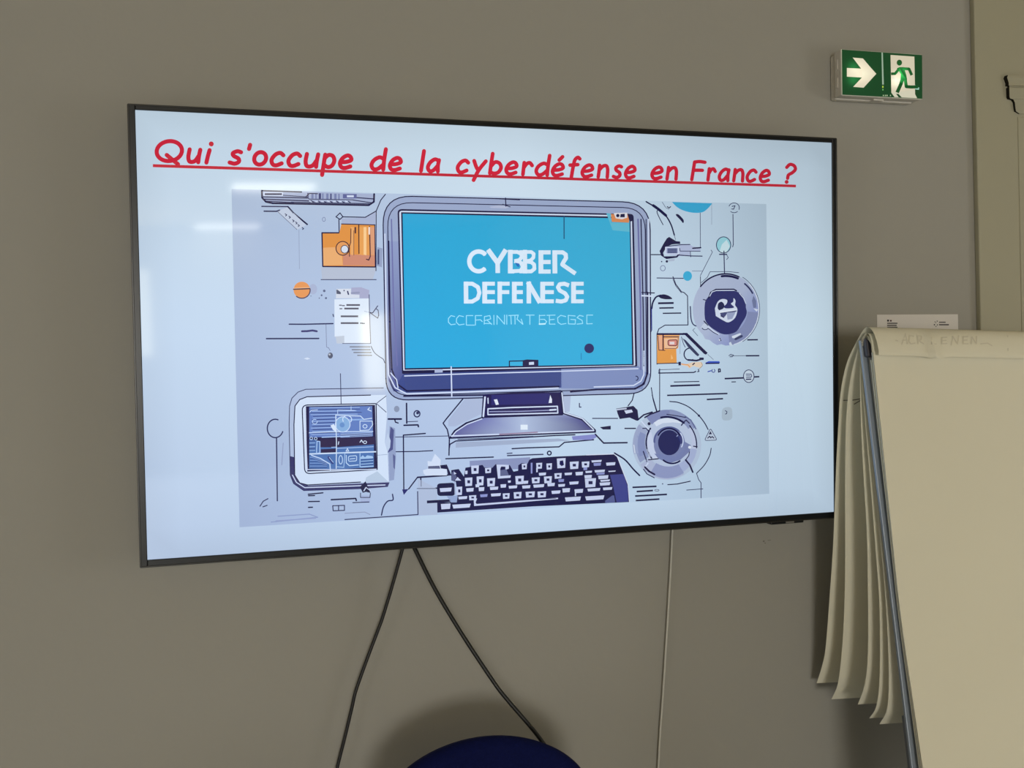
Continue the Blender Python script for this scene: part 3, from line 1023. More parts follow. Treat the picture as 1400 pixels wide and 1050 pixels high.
d.poly([(1250, 182), (1272, 186), (1282, 215), (1262, 222)], INK, 11)
d.line([(1320, 575), (1372, 577)], 7, PALE, 9)
d.line([(1320, 560), (1380, 562)], 5, INK, 8)
d.disc(1068, 827, 23, (44, 48, 104), 11)
d.line([(1030, 850), (1030, 880)], 3, (40, 120, 180), 10)
d.poly([(684, 886), (752, 884), (752, 914), (684, 914)], INK, 9)
d.poly([(689, 891), (750, 889), (750, 911), (689, 911)], (60, 176, 222), 10)
d.poly([(750, 884), (770, 880), (825, 882), (825, 916), (750, 916)], (38, 36, 78), 11)
d.poly([(780, 893), (804, 891), (804, 905), (780, 906)], (200, 214, 240), 12)
d.line([(408, 915), (411, 1058)], 6, PALE, 12)
d.arc(1293, 970, 9, 10, -100, 90, 4, INK, 8)
d.frame(500, 480, 3.5)        # stand
d.poly([(562, 208), (935, 196), (942, 300), (560, 312)], (36, 33, 84), 8)
d.poly([(600, 210), (880, 202), (880, 252), (600, 258)], (46, 46, 112), 9)
d.line([(570, 220), (562, 312)], 8, PALE, 10)
d.line([(562, 215), (555, 318)], 5, INK, 9)
d.poly([(612, 232), (628, 230), (636, 255), (622, 258)], (222, 230, 245), 10)
d.poly([(882, 210), (890, 230), (890, 248), (874, 248)], (222, 230, 245), 10)
d.line([(584, 225), (585, 250)], 5, PALE, 10)
d.line([(584, 302), (584, 276), (700, 270), (916, 264), (918, 296), (584, 304)], 6, PALE, 10)
d.line([(592, 290), (740, 288), (900, 282)], 5, (150, 156, 200), 10)
d.line([(600, 282), (700, 280)], 4, INK2, 10)
d.line([(880, 282), (908, 280)], 8, PALE, 11)
base = [(405, 412), (425, 382), (480, 345), (560, 318), (750, 311), (940, 302), (1035, 328), (1098, 386)]
d.poly([(405, 412), (425, 382), (480, 345), (560, 318), (750, 311), (755, 398)], (120, 124, 180), 7, cols=[(96, 96, 150), (100, 102, 160), (110, 114, 174), (120, 126, 182), (176, 192, 222), (176, 192, 222)])
d.poly([(755, 398), (750, 311), (940, 302), (1035, 328), (1098, 386)], (120, 124, 180), 7, cols=[(176, 192, 222), (176, 192, 222), (140, 150, 196), (84, 86, 146), (70, 70, 126)])
d.rect(740, 352, 34, 24, (226, 238, 250), 8)
d.line([(405, 412), (425, 382), (480, 345), (560, 318)], 9, INK, 9)
d.line([(412, 408), (432, 384), (484, 350), (555, 324)], 5, PALE, 10)
d.line([(560, 316), (940, 303)], 8, INK, 9)
d.line([(936, 198), (944, 295), (1035, 325), (1095, 380)], 13, INK, 9)
d.line([(938, 200), (948, 294), (1035, 322), (1088, 374)], 6, PALE, 10)
d.line([(408, 406), (700, 396), (1090, 380)], 6, PALE, 10)
d.line([(404, 416), (700, 402), (1098, 387)], 7, INK, 11)
d.line([(640, 398), (820, 388)], 6, (150, 130, 160), 12)
d.line([(398, 470), (402, 446), (430, 430), (700, 416), (900, 404), (1000, 400)], 6, INK, 9)
d.line([(440, 422), (800, 408)], 4, INK2, 9)
d.poly([(985, 408), (1095, 398), (1104, 412), (1080, 424), (990, 426)], (134, 140, 204), 8)
d.poly([(430, 436), (920, 418), (980, 428), (700, 446), (430, 462)], (164, 178, 206), 7)
d.frame(600, 330, 5.833)      # words on the drawn monitor
WT = (212, 230, 248)
W1 = 33


def st(pts, w=W1, z=11, c=WT):
    d.line(pts, w, c, z, cap=False)


def E(x, x1, ys, w=W1):
    st([(x, ys[0] - w / 2), (x, ys[2] + w / 2)], 38)
    for y in ys:
        st([(x, y), (x1, y)], w)


d.arc(315, 160, 74, 79, 45, 318, W1 + 2, WT, 11, cap=False)
st([(390, 66), (467, 172)], 38)
st([(533, 66), (467, 172)], 38)
st([(467, 160), (468, 253)], 36)
st([(568, 68), (568, 256)], 38)
st([(562, 85), (625, 85), (655, 100), (660, 125), (640, 150), (600, 158)], 30)
st([(600, 158), (655, 172), (668, 205), (650, 235), (562, 240)], 30)
st([(600, 240), (560, 240)], 32)
st([(685, 68), (685, 256)], 34)
st([(640, 85), (735, 85), (755, 100), (752, 130), (730, 152), (685, 160)], 28)
st([(640, 240), (735, 240), (760, 220), (758, 185), (735, 166), (685, 160)], 30)
d.poly([(605, 170), (640, 178), (638, 205), (622, 200)], (40, 110, 190), 12)
E(812, 890, (88, 165, 241))
st([(922, 72), (924, 256)], 38)
st([(905, 88), (985, 88), (1010, 105), (1012, 135), (995, 160), (982, 185), (1088, 258)], 33)
st([(214, 321), (216, 496)], 36)
st([(200, 338), (265, 338), (310, 365), (322, 410), (308, 455), (265, 480), (200, 480)], 32)
E(364, 445, (338, 405, 480), 31)
st([(484, 321), (484, 497)], 36)
st([(484, 338), (563, 338)], 31)
st([(484, 405), (560, 405)], 31)
E(600, 668, (338, 405, 478), 31)
st([(716, 321), (716, 495)], 36)
st([(708, 325), (805, 490)], 36)
E(826, 915, (338, 405, 478), 31)
st([(1036, 352), (1000, 338), (962, 342), (948, 366), (962, 392), (1005, 415), (1022, 442), (1010, 470), (975, 480), (930, 474)], 32)
E(1072, 1153, (338, 405, 478), 31)
C3 = (150, 222, 250)


def th(*pl):
    for s in pl:
        d.line(s, 7, C3, 11)


th([(125, 600), (95, 592), (75, 615), (75, 645), (95, 665), (130, 660)], [(195, 600), (160, 592), (140, 615), (138, 645), (160, 667), (200, 660)],
   [(270, 592), (218, 592), (218, 668), (282, 668)], [(290, 668), (290, 592), (340, 592)], [(290, 628), (330, 625), (345, 640)],
   [(360, 660), (362, 600), (405, 592), (412, 618), (365, 632)], [(365, 655), (415, 655)], [(385, 630), (420, 662)], [(437, 590), (438, 664)],
   [(462, 662), (462, 592), (522, 660), (522, 588)], [(540, 588), (540, 662)], [(555, 592), (632, 588)], [(572, 592), (576, 660)], [(605, 592), (606, 660)],
   [(630, 592), (622, 620), (668, 662)], [(655, 620), (668, 660)], [(695, 588), (758, 588)], [(724, 590), (724, 662)],
   [(800, 588), (800, 660), (845, 658), (858, 640), (840, 622), (808, 622)], [(800, 592), (845, 590)], [(880, 590), (880, 660), (925, 660)], [(860, 590), (925, 588)], [(885, 625), (918, 622)],
   [(1010, 600), (970, 590), (945, 610), (948, 645), (972, 662), (1012, 655)], [(1085, 595), (1030, 590), (1032, 658), (1085, 660), (1088, 625), (1050, 622)],
   [(1150, 598), (1120, 590), (1100, 608), (1140, 630), (1145, 655), (1100, 660)], [(1225, 588), (1178, 588), (1178, 658), (1222, 656)])
d.line([(800, 660), (845, 658)], 12, (190, 236, 252), 12)
d.build('drawn_monitor', M_SCREEN, screen)

# ---- drawn keyboard
d = D(8)


def A7(p):
    return (570 + p[0] / 7.368, 600 + p[1] / 7.368)


def A8(p):
    return (720 + p[0] / 7.368, 600 + p[1] / 7.368)


d.frame(570, 600, 7.368)
d.poly([(10, 400), (200, 500), (205, 765), (15, 768)], (180, 194, 220), -1)
d.poly([(530, 222), (1140, 185), (1140, 300), (535, 320)], (140, 150, 190), 0)
body = [A7(p) for p in ((205, 742), (203, 640), (330, 640), (410, 560), (390, 430), (345, 420), (345, 315), (420, 303), (472, 380), (488, 290), (660, 262), (680, 290), (760, 290), (790, 255), (935, 265), (972, 330), (1018, 320), (1020, 265), (1055, 243), (1112, 250), (1130, 212), (1160, 195), (1400, 178))]
body += [A8(p) for p in ((600, 165), (880, 156), (920, 190), (975, 340), (1020, 470), (1030, 636), (600, 656), (60, 680))]
d.frame(0, 0, 1)
d.poly(body, (28, 28, 74), 1)
d.frame(570, 600, 7.368)
K = (202, 211, 238)
LV = (142, 150, 206)
HOLE = (34, 34, 82)


def key(x, y, w, h, hole=0, c=K):
    j = w * .06
    d.poly([(x, y + j), (x + w, y), (x + w - j, y + h), (x + j, y + h + j)], c, 2)
    if hole:
        d.rect(x + w * .33, y + h * .34, w * .36, h * .36, HOLE, 3)


for k in ((545, 266, 78, 82, 1), (483, 320, 26, 34), (685, 290, 62, 52, 1), (1055, 248, 52, 56, 1), (1200, 240, 60, 58, 1), (1200, 290, 16, 45), (1303, 245, 56, 62, 1),
          (1226, 338, 74, 28), (482, 388, 76, 84, 1), (600, 375, 72, 92, 1), (705, 393, 82, 82, 1), (990, 370, 86, 84, 1), (1070, 420, 50, 30), (1155, 386, 82, 58, 1), (1278, 375, 80, 68, 1),
          (1312, 442, 76, 32), (1170, 455, 112, 30), (1058, 466, 84, 30), (922, 468, 88, 28), (915, 418, 30, 22), (840, 455, 58, 34), (733, 480, 86, 30), (620, 485, 58, 38), (588, 455, 40, 30), (495, 493, 76, 36),
          (635, 555, 76, 28, 0, LV), (743, 546, 102, 28), (863, 546, 70, 54, 1), (973, 533, 80, 64, 1), (1093, 528, 94, 58, 1), (1213, 526, 88, 60, 1), (1355, 524, 80, 26), (415, 576, 92, 28),
          (523, 566, 74, 48, 1), (240, 650, 98, 54), (355, 652, 186, 38), (228, 490, 122, 38), (395, 480, 60, 84, 1), (1145, 240, 18, 108, 0, LV)):
    key(*k)
d.poly([(800, 258), (925, 262), (925, 300), (890, 312), (890, 280), (848, 278), (838, 300), (838, 374), (945, 366), (940, 392), (815, 400)], K, 2)
d.poly([(838, 315), (900, 305), (925, 365), (838, 372)], (96, 102, 142), 2)
d.poly([(380, 420), (408, 384), (445, 420)], K, 3)
d.poly([(345, 420), (350, 345), (372, 320), (400, 385), (375, 420)], (90, 96, 136), 2)
d.poly([(372, 330), (398, 350), (372, 358)], K, 3)
d.poly([(570, 600), (605, 600), (590, 640), (600, 655), (1420, 592), (1420, 606), (575, 676)], K, 2)
d.line([(600, 640), (1400, 598)], 5, HOLE, 3)
d.poly(d.rr([(200, 450), (380, 440), (385, 572), (205, 575)], 35), (28, 28, 70), 1)
d.line([(378, 430), (382, 560)], 8, (160, 168, 200), 3)
d.poly([(300, 575), (410, 570), (400, 640), (340, 640)], (150, 168, 208), 2)
d.line([(100, 635), (340, 622)], 28, (28, 28, 70), 2, cap=False)
d.poly([(65, 345), (60, 315), (110, 300), (106, 222), (145, 228), (180, 150), (238, 210), (235, 275), (300, 300), (300, 368), (85, 368)], (214, 226, 246), 2)
d.poly([(112, 275), (225, 270), (235, 300), (112, 300)], (90, 96, 130), 3)
d.poly([(232, 266), (300, 258), (322, 310), (345, 362), (312, 372), (300, 305), (240, 298)], (28, 28, 70), 3)
d.line([(0, 392), (300, 372)], 8, INK, 3)
d.line([(0, 500), (200, 500)], 6, INK, 1)
d.line([(42, 392), (42, 480)], 5, INK, 1)
d.frame(720, 600, 7.368)
for k in ((303, 193, 88, 98, 1), (433, 226, 90, 74, 1), (553, 226, 78, 58, 1), (570, 285, 40, 28, 0, LV), (590, 320, 68, 20), (650, 211, 106, 20), (672, 240, 76, 28, 0, LV), (798, 234, 95, 30), (682, 309, 106, 24),
          (700, 338, 86, 20, 0, LV), (820, 318, 76, 11), (718, 365, 105, 35), (740, 408, 98, 18), (733, 435, 108, 30), (766, 485, 96, 26), (580, 362, 76, 32), (585, 395, 112, 88, 1), (610, 494, 132, 28),
          (588, 568, 194, 40), (384, 580, 162, 40), (480, 503, 88, 38), (484, 540, 13, 36), (358, 495, 78, 40), (248, 518, 92, 30), (316, 453, 70, 26), (318, 404, 58, 28, 0, LV), (278, 343, 74, 54, 1),
          (380, 338, 76, 24), (490, 330, 76, 34), (428, 427, 95, 28)):
    key(*k)
d.poly([(332, 222), (365, 215), (375, 262), (350, 275), (330, 255)], HOLE, 3)
d.poly([(838, 362), (972, 354), (1017, 480), (1022, 632), (905, 640), (870, 480)], (66, 72, 142), 2)
d.poly([(790, 622), (860, 570), (880, 570), (890, 640), (790, 648)], (90, 98, 150), 2)
d.line([(600, 162), (880, 152), (912, 180), (1020, 460), (1034, 640)], 8, (214, 222, 244), 3)
d.build('drawn_keyboard', M_SCREEN, screen)

# ---- drawn microchip
d = D(6)
d.frame(380, 520, 6.561)
d.poly([(1000, 410), (1050, 430), (1058, 700), (1040, 892), (985, 905)], (150, 164, 200), 0)
d.poly([(1010, 415), (1040, 445), (1030, 620), (985, 650)], (84, 90, 140), 1)
d.poly([(1030, 660), (1052, 680), (1048, 800), (1035, 780)], (96, 104, 150), 1)
ol = [(945, 68), (250, 80), (180, 105), (125, 160), (104, 230), (100, 400), (110, 850), (140, 925), (230, 985), (740, 958)]
d.poly([(975, 130), (945, 68), (250, 80), (180, 105), (125, 160), (104, 230), (100, 400), (110, 850), (140, 925), (230, 985), (960, 965), (1000, 920)], (182, 198, 226), 0)
d.line(ol, 7, INK2, 1)
d.poly([(110, 680), (150, 690), (155, 845), (200, 920), (270, 945), (980, 915), (1000, 915), (985, 955), (740, 975), (230, 992), (140, 930), (112, 850)], (60, 60, 108), 1)
d.line([(130, 850), (165, 915), (240, 962), (740, 945), (960, 938)], 9, PALE, 2)
d.poly([(830, 133), (260, 148), (195, 172), (155, 230), (146, 400), (152, 850), (195, 918), (265, 934), (995, 905), (982, 640), (958, 560), (978, 300), (968, 130)], (216, 231, 250), 2)
d.line([(830, 132), (260, 147), (195, 172), (152, 230), (143, 400), (150, 850), (195, 920), (265, 938), (740, 912)], 9, INK, 3)
d.poly([(958, 560), (985, 470), (1010, 540), (1005, 600), (985, 640)], (196, 212, 236), 3)
d.poly([(790, 870), (890, 815), (985, 905), (780, 912)], (190, 208, 228), 3)
d.line([(885, 205), (970, 140)], 6, INK2, 3)
d.line([(885, 210), (970, 285)], 6, INK2, 3)
d.line([(890, 672), (980, 664)], 4, (150, 166, 196), 3)
d.line([(560, -60), (566, 208)], 7, INK2, 4)
d.line(d.rr([(216, 222), (880, 208), (890, 800), (240, 838)], [50, 10, 6, 50]), 9, INK, 4, close=True)
d.poly([(250, 232), (870, 220), (886, 792), (262, 818)], (40, 38, 78), 4)
d.line([(240, 250), (262, 800), (880, 800)], 8, PALE, 5)
d.poly([(280, 240), (845, 230), (852, 500), (280, 512)], (104, 132, 196), 5)
d.poly([(280, 520), (350, 540), (520, 600), (860, 575), (860, 780), (520, 798), (280, 790)], (84, 122, 182), 5)
d.poly([(380, 528), (870, 508), (870, 572), (520, 600), (380, 600)], (56, 48, 82), 6)
d.poly([(385, 618), (520, 612), (520, 645), (385, 650)], (56, 48, 82), 7)
rnd = random.Random(3)
for i in range(17):
    y = 248 + i * 15
    x0 = 285 + rnd.random() * 30
    x1 = (500 if i > 4 else 700) + rnd.random() * 60
    d.line([(x0, y), (x1, y - 6)], 4.5, (40, 44, 96) if i % 2 else (176, 204, 244), 6)
for i in range(8):
    y = 470 + i * 6
    d.line([(560, 480 + i * 5), (845, 468 + i * 5)], 4, (60, 66, 124) if i % 2 else (180, 206, 244), 6)
d.line([(280, 470), (460, 462), (850, 458)], 8, (200, 222, 250), 7)
d.line([(395, 510), (640, 500)], 10, (168, 196, 240), 7)
for i in range(7):
    d.line([(745, 700 + i * 13), (852, 692 + i * 13)], 5, (44, 70, 130) if i % 2 else (176, 208, 240), 7)
for i in range(8):
    d.line([(285, 690 + i * 13), (300 + i * 20, 690 + i * 13), (440, 735 + i * 6)], 4, (44, 60, 120) if i % 2 else (150, 180, 230), 7)
for i in range(6):
    d.line([(282, 545 + i * 17), (332, 543 + i * 17)], 5, (170, 200, 240) if i % 2 else (60, 64, 120), 7)
d.line([(350, 545), (375, 548), (375, 650), (345, 655), (350, 545)], 8, (176, 206, 246), 8)
d.line([(285, 660), (520, 652), (875, 640)], 12, (214, 232, 252), 8)
d.line([(300, 672), (380, 700), (465, 750), (470, 805)], 10, (196, 218, 248), 8)
d.line([(455, 690), (490, 740)], 22, (60, 70, 130), 8)
d.line([(460, 690), (495, 735)], 6, (176, 206, 246), 9)
d.line([(480, 600), (520, 598)], 6, (176, 206, 246), 8)
d.line([(518, 310), (524, 560), (522, 790)], 8, (214, 232, 252), 9)
d.disc(580, 395, 66, (140, 180, 224), 8, 68)
d.arc(580, 395, 66, 68, 0, 360, 7, (206, 226, 250), 9)
d.arc(620, 350, 40, 34, 150, 400, 8, (206, 226, 250), 9)
d.disc(575, 400, 22, (110, 150, 206), 9)
d.line([(518, 312), (740, 320), (770, 350), (840, 340)], 8, (206, 226, 250), 9)
d.line([(640, 355), (760, 350)], 12, (150, 186, 236), 9)
d.line([(735, 450), (735, 365), (845, 365), (848, 400), (815, 445), (735, 450)], 7, (206, 226, 250), 9)
d.arc(780, 412, 18, 16, 0, 360, 7, (206, 226, 250), 9)
d.poly([(470, 405), (500, 392), (520, 420), (520, 465), (490, 440)], (222, 236, 252), 9)
d.arc(330, 370, 22, 20, 0, 300, 6, (190, 214, 248), 9)
d.arc(298, 520, 12, 12, 0, 360, 5, (200, 222, 250), 9)
d.arc(338, 522, 12, 12, 0, 360, 5, (200, 222, 250), 9)
d.line([(735, 555), (748, 535), (760, 555)], 7, (214, 232, 252), 9)
d.arc(780, 555, 14, 12, 0, 360, 6, (214, 232, 252), 9)
d.line([(540, 575), (545, 550)], 7, (214, 232, 252), 9)
d.line([(530, 610), (855, 595)], 6, (176, 206, 246), 9)
d.line([(610, 635), (622, 612), (635, 634), (610, 635)], 6, (214, 232, 252), 9)
d.line([(530, 775), (590, 780), (600, 650), (530, 650)], 6, (176, 210, 246), 9)
d.arc(562, 712, 16, 38, 0, 360, 7, (196, 222, 250), 9)
d.line([(612, 672), (612, 740), (640, 765), (720, 758)], 8, (196, 222, 250), 9)
d.line(d.rr([(632, 680), (705, 675), (705, 722), (632, 726)], 14), 7, (196, 222, 250), 9, close=True)
d.line([(645, 705), (690, 700)], 7, (196, 222, 250), 9)
d.line([(735, 655), (735, 775), (855, 768)], 7, (176, 210, 246), 9)
d.poly([(740, 690), (760, 672), (780, 690), (800, 672), (850, 680), (850, 700), (740, 705)], (170, 204, 240), 8)
d.line([(820, 245), (805, 262), (835, 275)], 8, (206, 226, 250), 9)
d.line([(285, 285), (300, 268), (355, 265)], 6, (206, 226, 250), 9)
d.line([(535, 300), (535, 265), (690, 270)], 6, (190, 214, 248), 9)
d.line([(655, 235), (655, 265)], 6, (190, 214, 248), 9)
d.poly([(735, 955), (785, 905), (805, 950), (830, 1010), (790, 1000), (760, 1008)], INK, 4)
d.line([(790, 960), (770, 990)], 9, PALE, 5)
d.line([(795, 965), (830, 990)], 6, PALE, 5)
d.line([(740, 1010), (740, 1050), (825, 1050), (828, 1012)], 7, INK, 4)
d.build('drawn_microchip', M_SCREEN, screen)

# ---- drawn dial, upper right
d = D(6)
d.lw = 1.15
d.frame(880, 360, 7.778)
cx, cy = 870, 490
ring = []
for k in range(48):
    a = 2 * PI * k / 48
    r = 1.0
    if 95 < math.degrees(a) < 150:
        r = 1.0 + .03 * math.sin(k * 2.3)
    ring.append((cx + 350 * r * math.cos(a), cy + 385 * r * math.sin(a)))
d.poly(ring, (172, 184, 212), 0, cols=[(172 - 46 * max(0, math.cos(2 * PI * k / 48 - .7)), 184 - 46 * max(0, math.cos(2 * PI * k / 48 - .7)), 214 - 18 * max(0, math.cos(2 * PI * k / 48 - .7))) for k in range(48)])
d.poly([(cx + (350 if i < 14 else 235) * math.cos(math.radians(a)), cy + (385 if i < 14 else 265) * math.sin(math.radians(a))) for i, a in enumerate([5 + 6 * k for k in range(14)] + [83 - 6 * k for k in range(14)])], (128, 138, 180), 1)
d.arc(cx, cy, 348, 378, -140, -66, 13, INK, 2)
d.arc(cx, cy, 345, 355, -97, -68, 20, INK, 2)
d.arc(cx, cy, 330, 345, -52, -30, 15, INK2, 2)
d.arc(cx, cy, 362, 395, -60, 60, 5, INK2, 2)
d.arc(cx, cy, 352, 385, -45, 75, 9, (206, 216, 236), 1)
d.poly([(1165, 345), (1195, 400), (1195, 470), (1165, 475), (1150, 400)], (110, 120, 160), 3)
d.poly([(1165, 480), (1215, 490), (1200, 515)], (206, 216, 236), 3)
core = catmull([(p[0], p[1], 0) for p in ((645, 470), (655, 400), (700, 340), (760, 292), (860, 288), (960, 292), (1035, 330), (1080, 410), (1085, 470), (1095, 520), (1080, 575), (1040, 640), (985, 725), (900, 755), (830, 750), (770, 720), (700, 670), (655, 610), (645, 540))], 3)
d.poly(core, (46, 50, 108), 3)
d.line([(690, 370), (710, 310), (765, 278), (955, 276), (985, 292)], 12, INK, 4)
d.line([(700, 350), (725, 305), (770, 290), (960, 288)], 7, PALE, 5)
d.line([(1015, 318), (1060, 370), (1085, 430)], 6, PALE, 4)
d.line([(690, 675), (740, 720), (800, 758)], 8, PALE, 4)
d.line([(680, 690), (740, 735), (790, 760)], 6, INK, 4)
d.poly(catmull([(p[0], p[1], 0) for p in ((755, 480), (785, 410), (830, 380), (885, 390), (880, 430), (850, 460), (875, 480), (960, 470), (925, 430), (950, 410), (955, 370), (975, 400), (970, 445), (995, 490), (970, 580), (900, 628), (840, 605), (765, 560))], 3), (206, 216, 238), 4)
d.poly(catmull([(p[0], p[1], 0) for p in ((785, 480), (790, 430), (825, 408), (855, 440), (845, 480), (800, 500))], 3), (34, 40, 84), 5)
d.poly([(815, 515), (985, 495), (985, 512), (960, 520), (890, 525), (860, 570), (820, 560), (810, 530)], (70, 76, 122), 5)
d.poly([(880, 525), (975, 520), (940, 590), (890, 600)], (150, 160, 196), 5)
d.poly([(800, 510), (985, 488), (982, 502), (805, 528)], (222, 230, 246), 6)
d.line([(820, 560), (850, 575)], 10, (40, 44, 90), 6)
d.disc(895, 400, 7, INK, 6)
d.poly([(935, 775), (1025, 742), (1035, 755), (965, 798), (940, 795)], (210, 220, 238), 4)
d.line([(975, 805), (1040, 775)], 22, (60, 66, 104), 4)
d.poly([(905, 845), (925, 835), (945, 880), (910, 870)], (200, 214, 232), 4)
d.poly([(795, 825), (810, 790), (825, 825)], INK, 4)
d.disc(805, 815, 9, (206, 216, 238), 5)
d.poly(catmull([(p[0], p[1], 0) for p in ((600, 690), (640, 640), (680, 660), (690, 690), (655, 705))], 3), (190, 202, 226), 4)
d.arc(652, 670, 38, 36, 40, 150, 7, INK2, 5)
d.line([(632, 385), (660, 392)], 9, INK2, 4)
d.line([(640, 615), (680, 660)], 10, INK, 4)
d.build('drawn_dial', M_SCREEN, screen)

# ---- drawn dial, lower right
d = D(6)
d.lw = 1.15
d.frame(820, 540, 7)
cx, cy = 640, 478


def sector(r0, r1, a0, a1, c, z, ex=1.0, ey=1.06, n=14):
    o = [(cx + r1 * ex * math.cos(math.radians(a0 + (a1 - a0) * k / n)), cy + r1 * ey * math.sin(math.radians(a0 + (a1 - a0) * k / n))) for k in range(n + 1)]
    i = [(cx + r0 * ex * math.cos(math.radians(a1 + (a0 - a1) * k / n)), cy + r0 * ey * math.sin(math.radians(a1 + (a0 - a1) * k / n))) for k in range(n + 1)]
    d.poly(o + i, c, z)


d.disc(cx, cy, 330, (182, 198, 222), 0, 335)
sector(200, 310, 60, 145, (176, 186, 216), 1)
sector(190, 300, 148, 205, (146, 158, 196), 1)
sector(215, 325, 165, 215, (158, 170, 204), 1)
sector(200, 318, 232, 275, (128, 138, 184), 1)
sector(235, 322, 275, 330, (140, 152, 192), 1)
sector(180, 290, 325, 368, (190, 200, 228), 2)
sector(165, 290, 8, 62, (168, 180, 216), 1)
sector(0.1, 300, 57, 122, (146, 156, 198), 2)
sector(205, 280, 158, 205, (136, 148, 192), 2)
d.disc(655, 450, 225, (186, 200, 226), 3, 235)
d.poly([(515, 265), (560, 235), (650, 220), (740, 240), (780, 270), (700, 262), (600, 270), (540, 300)], (216, 226, 244), 4)
d.poly([(445, 400), (490, 350), (520, 480), (560, 605), (475, 615), (445, 520)], (200, 210, 236), 4)
d.arc(665, 455, 222, 235, 140, 215, 14, INK, 4)
d.arc(640, 480, 265, 270, 258, 308, 16, INK, 4)
d.arc(640, 480, 285, 290, 320, 365, 10, INK, 4)
d.disc(665, 470, 150, (124, 134, 178), 5, 170)
d.poly([(520, 560), (560, 610), (660, 655), (770, 620), (860, 540), (870, 480), (800, 440), (800, 520), (720, 590)], (120, 130, 176), 5)
d.arc(660, 440, 140, 130, 175, 310, 15, (88, 96, 146), 6)
d.arc(660, 448, 118, 128, 210, 330, 13, INK, 7)
d.disc(662, 456, 106, (36, 40, 92), 6, 120)
d.arc(690, 440, 105, 115, -40, 30, 8, PALE, 7)
d.poly([(750, 350), (785, 400), (800, 460), (770, 470), (735, 390)], (60, 66, 120), 6)
d.arc(690, 520, 130, 135, 55, 130, 13, INK, 6)
d.line([(465, 620), (558, 610)], 9, INK, 5)
d.line([(820, 622), (860, 670), (888, 738)], 14, INK, 5)
d.line([(430, 690), (470, 730), (522, 760)], 15, INK, 5)
d.line([(418, 710), (450, 755), (520, 792)], 8, INK2, 4)
d.line([(445, 625), (460, 655), (425, 695)], 9, PALE, 4)
d.disc(470, 275, 15, INK, 5)
d.line([(410, 320), (440, 318), (470, 350)], 9, INK2, 4)
d.line([(400, 255), (430, 290), (480, 340)], 10, PALE, 4)
d.line([(430, 215), (480, 185), (570, 152)], 12, INK, 3)
d.line([(780, 290), (800, 260), (825, 240), (855, 270)], 10, INK2, 4)
d.line([(640, 185), (740, 200), (820, 215)], 8, INK2, 4)
d.line([(815, 205), (870, 240), (918, 325)], 9, (96, 106, 150), 4)
d.line([(895, 490), (930, 495)], 9, INK, 5)
d.disc(858, 500, 14, (222, 230, 246), 6)
d.line([(858, 530), (850, 580), (820, 622)], 7, INK, 5)
d.line([(415, 540), (440, 610), (450, 640)], 10, INK2, 4)
d.line([(325, 480), (335, 555)], 8, (214, 224, 240), 4)
d.line([(735, 395), (745, 385)], 8, (150, 160, 200), 8)
d.disc(600, 850, 6, INK2, 1)
d.build('drawn_dial', M_SCREEN, screen)

# ---------------------------------------------------------------- emergency exit sign
SY = -0.05
pa, pb = at_y(1134.7, 76, 0), at_y(1134.7, 138.5, 0)
f_tl, f_bl, f_tr, f_br = (at_y(*q, SY) for q in ((1150.5, 67.3), (1151.3, 129.7), (1260.8, 75.0), (1261.2, 135.5)))
sc = (f_tl + f_br) / 2
s_rot = 0.016
sign = empty('exit_sign', (sc.x, 0, sc.z), (0, s_rot, 0),
             label='green and white lit emergency exit sign with arrow and running figure, above the flip chart', cat='exit sign')
cs, ss = math.cos(s_rot), math.sin(s_rot)


def sgn_local(px, py, layer=0):
    p = at_y(px, py, SY) - Vector((sc.x, 0, sc.z))
    return (p.x * cs - p.z * ss, SY - 0.0002 - layer * 1e-4, p.x * ss + p.z * cs)


lw = (f_tr - f_tl).length / 2
lh = (f_tl - f_bl).length / 2
bm = bmesh.new()
box(bm, -lw + .003, lw - .004, -.021, -.001, -lh - .004, lh - .003)
obj('back_plate', bm, M_SIGNBOX, sign, bevel=0.004)
bm = bmesh.new()
box(bm, -lw, lw, SY + .002, -.0215, -lh - .0012, lh)
hs = obj('housing', bm, M_SIGNBOX, sign, bevel=0.003)
for zz in (-.02, .02):
    obj('clip', newbox(-lw - .0015, -lw + .004, -.036, -.028, zz - .011, zz + .011), M_SIGNBOX, hs)
obj('clip', newbox(-.012, .014, -.034, -.022, -lh - .0045, -lh + .002), M_SIGNBOX, hs)
fp = obj('face_panel', newbox(-lw, lw, SY, SY + .003, -lh, lh), M_ACRYL, sign, bevel=.0006)


def glow(px, py, pts, amp, base=1.0):
    g = base
    for x, y, r in pts:
        g += amp * math.exp(-((px - x) ** 2 + (py - y) ** 2) / (r * r))
    return g


LED = ((1182, 100, 11), (1168, 107, 9), (1167, 90, 9), (1234, 99, 9))
GBASE = (19, 66, 34)
d = Draw(sgn_local)
NXs, NZs = 44, 24
cn = [(1150.9, 67.7), (1260.6, 75.2), (1261.0, 135.2), (1151.5, 129.5)]
for j in range(NZs):
    for i in range(NXs):
        q = []
        for a, b in ((i, j), (i + 1, j), (i + 1, j + 1), (i, j + 1)):
            u, v = a / NXs, b / NZs
            q.append(((cn[0][0] * (1 - u) + cn[1][0] * u) * (1 - v) + (cn[3][0] * (1 - u) + cn[2][0] * u) * v,
                      (cn[0][1] * (1 - u) + cn[1][1] * u) * (1 - v) + (cn[3][1] * (1 - u) + cn[2][1] * u) * v))

        def gc(px, py):
            g = glow(px, py, ((1172, 101, 15), (1166, 91, 7), (1166, 110, 7), (1234, 99, 8)), .55)
            return tuple(min(255, c * g) for c in GBASE)
        d.raw(q, gc, 0)
d.build('green_field', M_SIGN, fp)
CR = (226, 216, 188)


